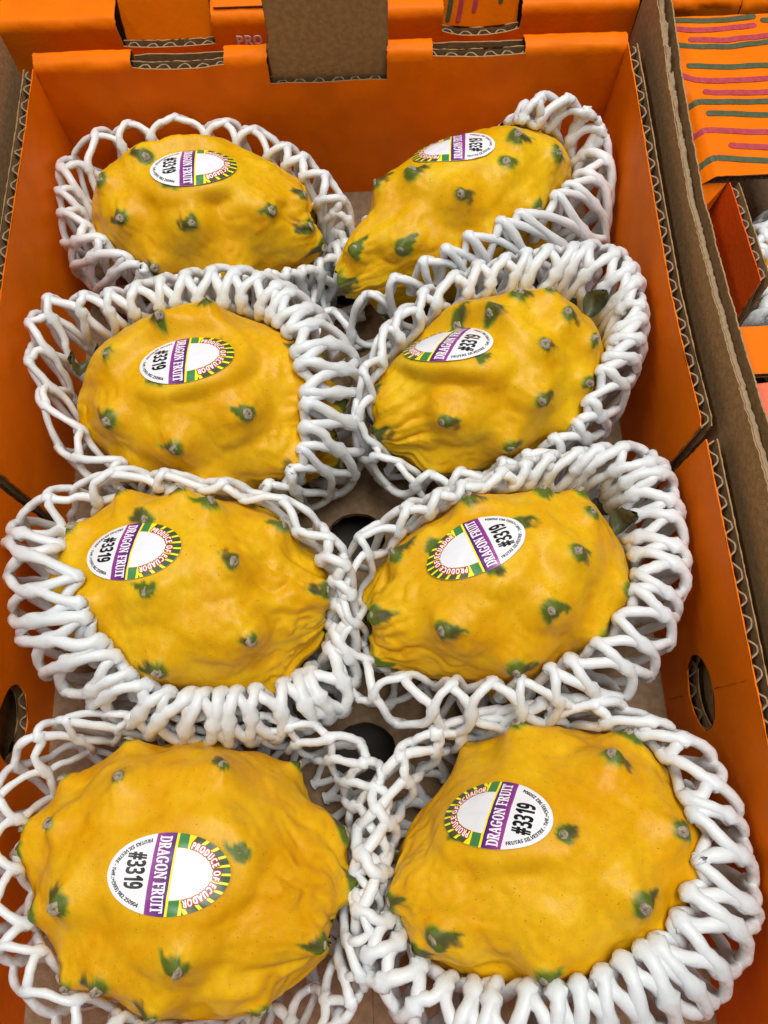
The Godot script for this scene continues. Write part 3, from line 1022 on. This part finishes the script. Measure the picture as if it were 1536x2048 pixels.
func peel_mesh(f: Peel, rows: int, cols: int) -> ArrayMesh:
	var sh := Shape.new()
	for i in rows + 1:
		var a := PI * i / rows
		for j in cols:
			var b := TAU * j / cols
			var d := Vector3(cos(a), sin(a) * cos(b), sin(a) * sin(b))
			var p := f.at(d)
			sh.v.append(p)
			sh.n.append((f.base(d) / (f.ax * f.ax)).normalized())
			sh.c.append(f.colour(p))
			sh.uv.append(Vector2.ZERO)
	for i in range(1, rows):
		for j in cols:
			var du := sh.v[i * cols + (j + 1) % cols] - sh.v[i * cols + (j + cols - 1) % cols]
			var dv := sh.v[(i + 1) * cols + j] - sh.v[(i - 1) * cols + j]
			var m := du.cross(dv).normalized()
			var q := i * cols + j
			sh.n[q] = m if m.dot(sh.n[q]) > -0.2 else -m
	sh.weave(0, rows + 1, cols, true)
	return sh.mesh()


func nub_mesh(seed_: int) -> ArrayMesh:
	# dry woody scar where the spines were: a low knobbly button with a pit
	var sh := Shape.new()
	var r := RandomNumberGenerator.new()
	r.seed = seed_
	var o := r.randf() * 50.0
	var rows := 7
	var cols := 14
	for i in rows + 1:
		var e := float(i) / rows
		for j in cols:
			var b := TAU * j / cols
			var rad := 0.0020 * e * (1.0 + 0.28 * lump.get_noise_2d(cos(b) * 1.5 + o, sin(b) * 1.5))
			var y := 0.0010 * sqrt(maxf(0.0, 1.0 - e * e)) - 0.0005 * exp(-e * e / 0.06) + 0.0003 * lump.get_noise_3d(cos(b) * e * 4.0 + o, sin(b) * e * 4.0, 2.0)
			sh.v.append(Vector3(rad * cos(b), y - 0.0003, rad * sin(b)))
			sh.n.append(Vector3.UP)
			var k := 0.5 + 0.8 * lump.get_noise_3d(cos(b) * e * 5.0 + o, sin(b) * e * 5.0, 7.0)
			var col := Color(0.22, 0.16, 0.10).lerp(Color(0.60, 0.53, 0.43), clampf(k, 0, 1))
			sh.c.append(col.lerp(Color(0.12, 0.09, 0.05), exp(-e * e / 0.05) * 0.7))
			sh.uv.append(Vector2.ZERO)
	for i in rows + 1:
		for j in cols:
			var du := sh.v[i * cols + (j + 1) % cols] - sh.v[i * cols + (j + cols - 1) % cols]
			var dv := sh.v[mini(i + 1, rows) * cols + j] - sh.v[maxi(i - 1, 0) * cols + j]
			var m := du.cross(dv).normalized()
			sh.n[i * cols + j] = (m if m.y > 0 else -m) if i > 0 else Vector3.UP
	sh.weave(0, rows + 1, cols, true)
	return sh.mesh()


var nubs: Array = []


func build_fruit(f: Peel, o: Node3D, rows: int, cols: int) -> void:
	var skin := part("peel", peel_mesh(f, rows, cols), mats.skin, o)
	if nubs.is_empty():
		for i in 5:
			nubs.append(nub_mesh(40 + i))
	for t in f.tips:
		var d: Vector3 = t[7]
		if f.under_sticker(t[0]) < 1.0:
			continue
		var p := f.at(d)
		var n := (p - f.at((d + t[1] * 0.02).normalized())).cross(p - f.at((d + t[2] * 0.02).normalized())).normalized()
		if n.dot(p) < 0.0:
			n = -n
		n = (n + t[1] * 0.45).normalized()
		var s := (t[2] as Vector3).cross(n).normalized()
		var b := Basis(s, n, s.cross(n)).rotated(n, rng.randf() * TAU).scaled(Vector3.ONE * rng.randf_range(0.7, 1.05))
		part("areole", nubs[rng.randi() % 5], mats.nub, skin, Transform3D(b, p + t[1] * 0.0009 - n * 0.0005))


const FRUIT_LABEL := [
	"small yellow dragon fruit in the back row, close to the tray's left wall",
	"long pointed yellow dragon fruit lying slantwise in the back row, half out of its net",
	"yellow dragon fruit in the second row from the back, close to the left wall",
	"green speckled yellow dragon fruit in the second row, close to the right wall",
	"yellow dragon fruit in the third row from the back, close to the left wall",
	"yellow dragon fruit with dark bract in the third row, close to the right wall",
	"largest yellow dragon fruit, in the front row by the left wall, sticker in its middle",
	"wide yellow dragon fruit with open blossom end, front row by the right wall"]
const NET_LABEL := [
	"white foam net around the small fruit in the back row, left",
	"white foam net sagging below the slanting fruit in the back row, right",
	"white foam net flared open towards the left wall, second row from the back",
	"white foam net around the green speckled fruit, second row, right",
	"white foam net spread over the left wall side of the third row",
	"white foam net with rolled rim around the third row's right fruit",
	"thin loose white foam net around the largest fruit in the front row",
	"white foam net with thick looped rim, front row beside the right wall"]


func fruit_in_net(k: int) -> void:
	var q: Dictionary = FRUITS[k]
	var c := vec(q.at, 0, 0.001)
	var turn := deg_to_rad(q.turn)
	var o := thing("dragon_fruit", FRUIT_LABEL[k], "fruit", c, "stickered dragon fruits in the tray")
	o.rotation.y = turn
	var tips := []
	for i in range(0, q.areoles.size(), 3):
		tips.append(vec(q.areoles, i, 0.01).normalized())
	var sd := vec(q.sticker, 0, 0.001).normalized()
	var ax := vec(q.axes, 0, 0.001)
	var f := make_peel(k, ax, tips, sd, vec(q.sticker_dir, 0, 0.01))
	build_fruit(f, o, 190, 230)
	add_sticker(f, sd, vec(q.sticker_dir, 0, 0.01), o)
	if k in [2, 3, 5]:
		stem_leaf(f, o, k)
	var n := thing("foam_net", NET_LABEL[k], "foam net", Vector3(c.x, 0, c.z), "white foam nets in the tray")
	var rim := []
	var bulge := []
	for i in range(0, 36, 3):
		rim.append(vec(q.rim, i, 0.001))
		bulge.append(vec(q.bulge, i, 0.001))
	net(n, rim, bulge, c, Transform3D(Basis(Vector3.UP, turn), c), ax, f, k, 28, [1.60, 1.66, 1.60, 1.68, 1.72, 1.64, 1.36, 1.85][k] * 0.001)


func stem_leaf(f: Peel, o: Node3D, k: int) -> void:
	# dried dark bract left at the stem end
	for e in 2:
		var sh := Shape.new()
		var a := Vector3(-f.ax.x * 0.93, f.ax.y * (0.42 - 0.5 * e), f.ax.z * (0.15 + 0.35 * e) * (1 if k != 2 else -1))
		var along := Vector3(-0.55, 0.75 - 0.4 * e, 0.25 - 0.3 * e).normalized()
		var across := along.cross(Vector3(0.6, 0.3, -0.7)).normalized()
		var nn := along.cross(across).normalized()
		for i in 11:
			var u := i / 10.0
			for j in 7:
				var w := (j - 3) / 3.0
				var wide := (0.0045 if k != 2 else 0.0034) * pow(sin(PI * clampf(u * 0.86 + 0.14, 0, 1)), 0.8)
				sh.v.append(a + along * (0.012 if k != 2 else 0.008) * u + across * wide * w + nn * (0.0030 * (w * w) + 0.003 * sin(u * 4.0) + 0.0012 * lump.get_noise_2d(u * 5.0 + k, w * 3.0 + e)))
				sh.n.append(nn)
				sh.c.append(Color.WHITE)
				sh.uv.append(Vector2.ZERO)
		for i in 11:
			for j in 7:
				var du := sh.v[i * 7 + mini(j + 1, 6)] - sh.v[i * 7 + maxi(j - 1, 0)]
				var dv := sh.v[mini(i + 1, 10) * 7 + j] - sh.v[maxi(i - 1, 0) * 7 + j]
				var m := du.cross(dv).normalized()
				sh.n[i * 7 + j] = m if m.dot(nn) > 0 else -m
		sh.weave(0, 11, 7, false)
		var leaf := part("dry_bract", sh.mesh(), mats.leaf, o)
		leaf.set_meta("label", "dark curled dry bract at the stem end")


func add_sticker(f: Peel, sd: Vector3, dir: Vector3, o: Node3D) -> void:
	var p0 := f.base(sd)
	var n0 := (p0 / (f.ax * f.ax)).normalized()
	var ex := (dir - n0 * dir.dot(n0)).normalized()
	var ey := n0.cross(ex).normalized() * -1.0   # towards the viewer's down side of the print
	var a := STICKER.x
	var b := STICKER.y
	var sh := Shape.new()
	var rows := 14
	var cols := 56
	for i in rows + 1:
		var u := float(i) / rows
		for j in cols:
			var t := TAU * j / cols
			var x := u * cos(t)
			var y := u * sin(t)
			var q := p0 + ex * a * x + ey * b * y
			var g := (q / f.ax).normalized()
			var bp := f.base(g)
			var bn := (bp / (f.ax * f.ax)).normalized()
			var h := 0.0014 + f.paper_slope(bp)
			var flat := q + n0 * h
			var hug := bp + bn * maxf(h, (f.at(g) - bp).dot(bn) + 0.0003)
			sh.v.append(hug.lerp(flat, 0.15) + n0 * 0.00025 * lump.get_noise_2d(x * 2.0 + f.seed_, y * 2.0))
			sh.n.append(n0)
			sh.c.append(Color.WHITE)
			sh.uv.append(Vector2(0.5 + 0.492 * x, 0.5 + 0.492 * y))
	for i in range(1, rows + 1):
		for j in cols:
			var du := sh.v[i * cols + (j + 1) % cols] - sh.v[i * cols + (j + cols - 1) % cols]
			var dv := sh.v[mini(i + 1, rows) * cols + j] - sh.v[(i - 1) * cols + j]
			var m := du.cross(dv).normalized()
			sh.n[i * cols + j] = m if m.dot(n0) > 0 else -m
	sh.weave(0, rows + 1, cols, true)
	# paper edge
	var k := rows * cols
	for j in cols:
		var v0 := sh.v[k + j]
		var v1 := sh.v[k + (j + 1) % cols]
		var first := sh.v.size()
		sh.quad(v0, v1, v1 - n0 * 0.00018, v0 - n0 * 0.00018, (v0 + v1) * 0.5 - p0)
		for i in range(first, sh.v.size()):
			sh.uv[i] = Vector2(0.03, 0.5)
	part("sticker", sh.mesh(), mats.sticker, o)


# ---------------------------------------------------------------- foam nets

func loop_at(r: Array, u: float) -> Vector3:
	var n := r.size()
	var x := fposmod(u, 1.0) * n
	var i := int(x) % n
	var p0: Vector3 = r[(i + n - 1) % n]
	var p1: Vector3 = r[i]
	return p1.cubic_interpolate(r[(i + 1) % n], p0, r[(i + 2) % n], x - floorf(x))


func net(o: Node3D, rim: Array, bulge: Array, c: Vector3, fx: Transform3D, ax: Vector3, f: Peel, k: int, count := 28, radius := 0.00188) -> void:
	var mid := Vector3.ZERO
	for p: Vector3 in rim:
		mid += p / rim.size()
	# six rings from inside the rim over the fold, out to the widest loop and down under the fruit
	var rings := [[], [], [], [], [], []]
	for i in rim.size():
		var r: Vector3 = rim[i]
		var b: Vector3 = bulge[i]
		var inw := Vector3(mid.x - r.x, 0, mid.z - r.z).normalized()
		var cb := Vector3(c.x - b.x, 0, c.z - b.z)
		rings[0].append(r + inw * 0.0020 + Vector3(0, -0.020, 0))
		rings[1].append(r + inw * 0.0030 + Vector3(0, -0.008, 0))
		rings[2].append(r)
		rings[3].append(b)
		rings[4].append(Vector3(b.x, lerpf(b.y, 0.0, 0.55), b.z) + cb * 0.10)
		rings[5].append(Vector3(b.x, 0.004, b.z) + cb * 0.36)
	var where := PackedFloat32Array([-1.0, -0.5, 0.0, 2.0, 3.0, 4.0])
	# even spacing of the cells along the loop
	var bunch: Vector2 = [Vector2(0.72, 0.4), Vector2(0.48, 0.3), Vector2(0.45, 0.4), Vector2(0.43, 0.4), Vector2(0.75, 0.5), Vector2(0.46, 0.45), Vector2(0.58, 0.2), Vector2(0.72, 0.35)][k] if k < 8 else Vector2(0.5, 0.0)
	var table := PackedFloat32Array([0.0])
	for i in 240:
		var a := loop_at(rings[2], i / 240.0).lerp(loop_at(rings[3], i / 240.0), 0.5)
		var b := loop_at(rings[2], (i + 1) / 240.0).lerp(loop_at(rings[3], (i + 1) / 240.0), 0.5)
		table.append(table[i] + a.distance_to(b) * (1.0 + bunch.y * cos(TAU * ((i + 0.5) / 240.0 - bunch.x))))
	var inv := fx.affine_inverse()
	var grow := ax + Vector3.ONE * (radius + 0.0012)
	# a grid of the sheet, read back between its points
	var gu := 180
	var gv := 49
	var sheet := PackedVector3Array()
	var seed_ := 31.0 * k
	for iv in gv:
		var v := lerpf(-1.0, 4.0, float(iv) / (gv - 1))
		var seg := 0
		while seg < 4 and v > where[seg + 1]:
			seg += 1
		var e := (v - where[seg]) / (where[seg + 1] - where[seg])
		for iu in gu:
			var u := float(iu) / gu
			var p0 := loop_at(rings[maxi(seg - 1, 0)], u)
			var p1 := loop_at(rings[seg], u)
			var p2 := loop_at(rings[seg + 1], u)
			var p3 := loop_at(rings[mini(seg + 2, 5)], u)
			var p := p1.cubic_interpolate_in_time(p2, p0, p3, e, where[seg + 1] - where[seg], where[maxi(seg - 1, 0)] - where[seg] if seg > 0 else -1.0, where[mini(seg + 2, 5)] - where[seg] if seg < 4 else 2.0)
			p += 0.0014 * Vector3(lump.get_noise_3d(p.x * 70.0, p.y * 70.0 + seed_, p.z * 70.0), 0.7 * lump.get_noise_3d(p.x * 70.0 + 40.0, p.y * 70.0 + seed_, p.z * 70.0), lump.get_noise_3d(p.x * 70.0, p.y * 70.0 + seed_, p.z * 70.0 + 40.0))
			# never inside the fruit, the walls or the floor
			var l := (inv * p) / grow
			if f == null and l.length() < 1.0:
				p = fx * (l.normalized() * grow)
			if f and l.length() < 1.3:
				var d := ((inv * p) / ax).normalized()
				f.smooth = true
				var q := f.at(d)
				f.smooth = false
				var bn := (f.base(d) / (ax * ax)).normalized()
				var gap := (inv * p - q).dot(bn)
				if gap < radius + 0.0009:
					p = fx * (inv * p + bn * (radius + 0.0009 - gap))
			if f:
				p.x = clampf(p.x, -0.1172, 0.1172)
				p.z = clampf(p.z, 0.003, 0.366)
			p.y = maxf(p.y, 0.0028)
			sheet.append(p)
	for pass_ in 4:
		var was := sheet.duplicate()
		for iv in gv:
			for iu in gu:
				var around := was[iv * gu + (iu + 2) % gu] + was[iv * gu + (iu + gu - 2) % gu] + was[mini(iv + 1, gv - 1) * gu + iu] + was[maxi(iv - 1, 0) * gu + iu]
				sheet[iv * gu + iu] = was[iv * gu + iu].lerp(around * 0.25, 0.5)
	var sh := Shape.new()
	var sides := 10
	var per_row := 10
	var r := RandomNumberGenerator.new()
	r.seed = 77 + k
	for dir: float in [-1.0, 1.0]:
		for s in count:
			var path := PackedVector3Array()
			var normal := PackedVector3Array()
			var width := PackedFloat32Array()
			var web := PackedFloat32Array()
			var fat := r.randf_range(0.90, 1.10)
			var total := int(5.0 * per_row)
			for i in total + 1:
				var v := -1.0 + 5.0 * i / total
				var fl := floorf(v)
				var e := v - fl
				var step := fl + lerpf(e, e * e * (3.0 - 2.0 * e), 0.75)
				var u := (s + dir * 0.5 * step) / count
				u += 0.42 / count * lump.get_noise_2d(cos(u * TAU) * 2.2 + seed_, sin(u * TAU) * 2.2)
				# by length along the loop
				var goal := fposmod(u, 1.0) * table[240]
				var lo := table.bsearch(goal)
				lo = clampi(lo - 1, 0, 239)
				var uu := (lo + (goal - table[lo]) / maxf(table[lo + 1] - table[lo], 1e-9)) / 240.0
				var vv := v + 0.22 * lump.get_noise_2d(cos(uu * TAU) * 3.5 + seed_ + 9.0, sin(uu * TAU) * 3.5)
				var x := fposmod(uu, 1.0) * gu
				var y := clampf((vv + 1.0) / 5.0, 0.0, 0.9999) * (gv - 1)
				var ix := int(x) % gu
				var iy := mini(int(y), gv - 2)
				var fx_ := x - floorf(x)
				var fy := y - iy
				var a := sheet[iy * gu + ix]
				var b := sheet[iy * gu + (ix + 1) % gu]
				var d := sheet[(iy + 1) * gu + ix]
				var g := sheet[(iy + 1) * gu + (ix + 1) % gu]
				var p := a.lerp(b, fx_).lerp(d.lerp(g, fx_), fy)
				var n := (sheet[iy * gu + (ix + 2) % gu] - sheet[iy * gu + (ix + gu - 1) % gu]).cross(sheet[mini(iy + 2, gv - 1) * gu + ix] - sheet[maxi(iy - 1, 0) * gu + ix]).normalized()
				var near := minf(e, 1.0 - e)
				var node := exp(-near * near / 0.016)
				web.append(1.0 + 0.38 * node)
				path.append(p + n * dir * radius * 0.22)
				normal.append(n)
				width.append(radius * fat * (1.0 + 0.12 * node) * (1.0 + 0.35 * bunch.y * cos(TAU * (uu - bunch.x))) * (1.0 + 0.12 * grain.get_noise_2d(i * 0.35, s * 7.3 + dir * 90.0 + seed_)))
			tube(sh, path, normal, width, web, sides)
	for i in sh.v.size():
		sh.v[i] -= o.position
	part("mesh_sleeve", sh.mesh(), mats.foam, o)


func tube(sh: Shape, path: PackedVector3Array, normal: PackedVector3Array, width: PackedFloat32Array, web: PackedFloat32Array, sides: int) -> void:
	var k := sh.v.size()
	var m := path.size()
	for i in m:
		var t := (path[mini(i + 1, m - 1)] - path[maxi(i - 1, 0)]).normalized()
		var n := normal[i]
		n = (n - t * n.dot(t)).normalized()
		var b := t.cross(n)
		for j in sides:
			var a := TAU * j / sides
			var d := n * cos(a) * 0.95 + b * sin(a) * web[i]
			var p := path[i] + d * width[i]
			p += d * width[i] * 0.09 * grain.get_noise_3d(p.x * 420.0, p.y * 420.0, p.z * 420.0)
			sh.v.append(p)
			sh.n.append(d)
			sh.c.append(Color.WHITE)
			sh.uv.append(Vector2(float(j) / sides, i * 0.16 + k * 0.37))
	for i in m:
		for j in sides:
			var du := sh.v[k + i * sides + (j + 1) % sides] - sh.v[k + i * sides + (j + sides - 1) % sides]
			var dv := sh.v[k + mini(i + 1, m - 1) * sides + j] - sh.v[k + maxi(i - 1, 0) * sides + j]
			var x := du.cross(dv).normalized()
			var q := k + i * sides + j
			sh.n[q] = x if x.dot(sh.n[q]) > 0.0 else -x
	sh.weave(k, m, sides, true)


func neighbour_fruits() -> void:
	var spots := [[Vector3(0.203, 0.038, 0.100), "striped box, beyond its raw red wall"], [Vector3(-0.103, 0.038, -0.078), "tray behind, seen over its rim"]]
	for i in 2:
		var c: Vector3 = spots[i][0]
		var o := thing("dragon_fruit", "yellow dragon fruit hidden in foam inside the " + spots[i][1], "fruit", c, "dragon fruits in the other boxes")
		var ax := Vector3(0.044, 0.035, 0.033)
		var f := make_peel(8 + i, ax, [], Vector3.ZERO)
		build_fruit(f, o, 60, 80)
		var n := thing("foam_net", "white foam net inside the " + spots[i][1], "foam net", Vector3(c.x, 0, c.z), "foam nets in the other boxes")
		var rim := []
		var bulge := []
		for j in 12:
			var a := PI + TAU * j / 12.0
			rim.append(c + Vector3(cos(a) * 0.040, 0.022, sin(a) * 0.034))
			bulge.append(c + Vector3(cos(a) * 0.053, -0.004, sin(a) * 0.043))
		net(n, rim, bulge, c, Transform3D(Basis(), c), ax, null, 20 + i)


# ---------------------------------------------------------------- the sticker's print

func fill_tri(im: Image, a: Vector2, b: Vector2, d: Vector2, col: Color) -> void:
	var area := (b - a).cross(d - a)
	if absf(area) < 1e-6:
		return
	var lo := a.min(b).min(d).floor()
	var hi := a.max(b).max(d).ceil()
	for y in range(maxi(0, int(lo.y)), mini(im.get_height(), int(hi.y) + 1)):
		for x in range(maxi(0, int(lo.x)), mini(im.get_width(), int(hi.x) + 1)):
			var p := Vector2(x + 0.5, y + 0.5)
			var u := (b - a).cross(p - a) / area
			var v := (d - b).cross(p - b) / area
			var w := (a - d).cross(p - d) / area
			if u >= -0.001 and v >= -0.001 and w >= -0.001:
				im.set_pixel(x, y, col)


# one glyph: upright box of the given cap height and width factor, middle of its baseline at pos, turned
func glyph(im: Image, font: Font, ch: String, pos: Vector2, angle: float, cap: float, wide: float, col: Color, grow := 0.0) -> void:
	var tm := TextMesh.new()
	tm.font = font
	tm.font_size = 64
	tm.pixel_size = 1.0
	tm.depth = 1.0
	tm.text = ch
	if ch == " ":
		return
	var arr := tm.surface_get_arrays(0)
	var v: PackedVector3Array = arr[Mesh.ARRAY_VERTEX]
	var ix: PackedInt32Array = arr[Mesh.ARRAY_INDEX]
	var box := tm.get_aabb()
	var s := cap / 46.0
	var cx := box.position.x + box.size.x * 0.5
	var t := Transform2D(angle, pos)
	var turns := [Vector2.ZERO]
	if grow > 0.0:
		turns = []
		for i in 10:
			turns.append(Vector2(grow, 0).rotated(TAU * i / 10.0))
	for i in range(0, ix.size(), 3):
		if v[ix[i]].z < 0.4 or v[ix[i + 1]].z < 0.4 or v[ix[i + 2]].z < 0.4:
			continue
		var q := []
		for j in 3:
			var p := v[ix[i + j]]
			q.append(t * Vector2((p.x - cx) * s * wide, -(p.y + 22.0) * s))
		for off in turns:
			fill_tri(im, q[0] + off, q[1] + off, q[2] + off, col)


func glyph_width(font: Font, ch: String, cap: float, wide: float) -> float:
	return font.get_string_size(ch, HORIZONTAL_ALIGNMENT_LEFT, -1, 64).x * cap / 46.0 * wide


func line_text(im: Image, font: Font, text: String, middle: Vector2, angle: float, length: float, cap: float, col: Color, grow := 0.0) -> void:
	var total := 0.0
	for ch in text:
		total += glyph_width(font, ch, cap, 1.0)
	var wide := length / total
	var at := -length * 0.5
	var d := Vector2.RIGHT.rotated(angle)
	for ch in text:
		var w := glyph_width(font, ch, cap, wide)
		glyph(im, font, ch, middle + d * (at + w * 0.5), angle, cap, wide, col, grow)
		at += w


# along an ellipse from angle a0 to a1; tops point outward when going clockwise, inward otherwise
func arc_text(im: Image, font: Font, text: String, mid: Vector2, rad: Vector2, a0: float, a1: float, cap: float, col: Color, grow := 0.0) -> void:
	var pts := PackedVector2Array()
	var len_ := PackedFloat32Array([0.0])
	for i in 201:
		var a := lerpf(a0, a1, i / 200.0)
		pts.append(mid + Vector2(rad.x * cos(a), rad.y * sin(a)))
		if i:
			len_.append(len_[i - 1] + pts[i].distance_to(pts[i - 1]))
	var total := 0.0
	for ch in text:
		total += glyph_width(font, ch, cap, 1.0)
	var wide := len_[200] / total
	var at := 0.0
	for ch in text:
		var w := glyph_width(font, ch, cap, wide)
		var goal := at + w * 0.5
		var i := clampi(len_.bsearch(goal), 1, 200)
		var p := pts[i - 1].lerp(pts[i], clampf((goal - len_[i - 1]) / maxf(len_[i] - len_[i - 1], 1e-6), 0, 1))
		var ang := (pts[mini(i + 2, 200)] - pts[maxi(i - 3, 0)]).angle()
		glyph(im, font, ch, p, ang, cap, wide, col, grow)
		at += w


func draw_sticker() -> ImageTexture:
	var wdt := 1152
	var hgt := 720
	var im := Image.create(wdt, hgt, false, Image.FORMAT_RGB8)
	im.fill(Color(0.93, 0.94, 0.96))
	var h := Vector2(wdt, hgt) * 0.5
	for y in hgt:
		var v := (y + 0.5 - h.y) / h.y
		for x in range(int(h.x * 0.6), wdt):
			var u := (x + 0.5 - h.x) / h.x
			var band := u + 0.02 * v
			if band > -0.27 and band < 0.045:
				im.set_pixel(x, y, Color(0.60, 0.25, 0.58).lerp(Color(0.30, 0.12, 0.44), clampf((band + 0.27) / 0.315 + 0.12 * v, 0, 1)))
			elif band >= 0.045:
				var inner := Vector2((u - 0.06) / 0.64, v / 0.61).length()
				if inner < 1.0 and band > 0.075:
					im.set_pixel(x, y, Color(1, 0.93, 0.45) if inner > 0.985 else Color(0.92, 0.93, 0.96))
					continue
				var col := Color(0.25, 0.34, 0.20)
				var ang := atan2(v / 0.95, u)
				if band < 0.085:
					col = Color(1, 0.95, 0.10)
				elif band < 0.245:
					col = Color(0.27, 0.52, 0.30)
				elif band < 0.30 and absf(v) > 0.5:
					col = Color(1, 0.95, 0.10)
				else:
					var st := fposmod(ang / 0.245 + 0.5, 1.0)
					if absf(st - 0.5) < 0.14:
						col = Color(1, 0.95, 0.10)
				im.set_pixel(x, y, col)
	var sans := SystemFont.new()
	sans.font_names = PackedStringArray(["Droid Sans"])
	sans.font_weight = 700
	var serif := SystemFont.new()
	serif.font_names = PackedStringArray(["Droid Serif"])
	serif.font_weight = 700
	line_text(im, serif, "DRAGON FRUIT", h + Vector2(-0.195 * h.x, 0.0), PI / 2, hgt * 0.90, 0.185 * h.x, Color(0.97, 0.95, 0.98), 2.0)
	line_text(im, sans, "#3319", h + Vector2(-0.66 * h.x, -0.06 * h.y), PI / 2, hgt * 0.43, 0.30 * h.x, Color(0.06, 0.06, 0.07), 3.0)
	arc_text(im, sans, "PRODUCE OF ECUADOR", h + Vector2(0.06 * h.x, 0), Vector2(0.645 * h.x, 0.645 * h.y), -1.19, 1.25, 62.0, Color(0.66, 0.10, 0.10), 13.0)
	arc_text(im, sans, "PRODUCE OF ECUADOR", h + Vector2(0.06 * h.x, 0), Vector2(0.645 * h.x, 0.645 * h.y), -1.19, 1.25, 62.0, Color(0.97, 0.95, 0.92), 2.0)
	arc_text(im, sans, "FRUTAS SILVESTRE - Telf.:+(593) 982 250904", h, Vector2(0.905 * h.x, 0.885 * h.y), -PI / 2 - 0.36, -3 * PI / 2 + 0.46, 34.0, Color(0.08, 0.08, 0.09), 1.0)
	# cut edge of the paper
	return ImageTexture.create_from_image(im)
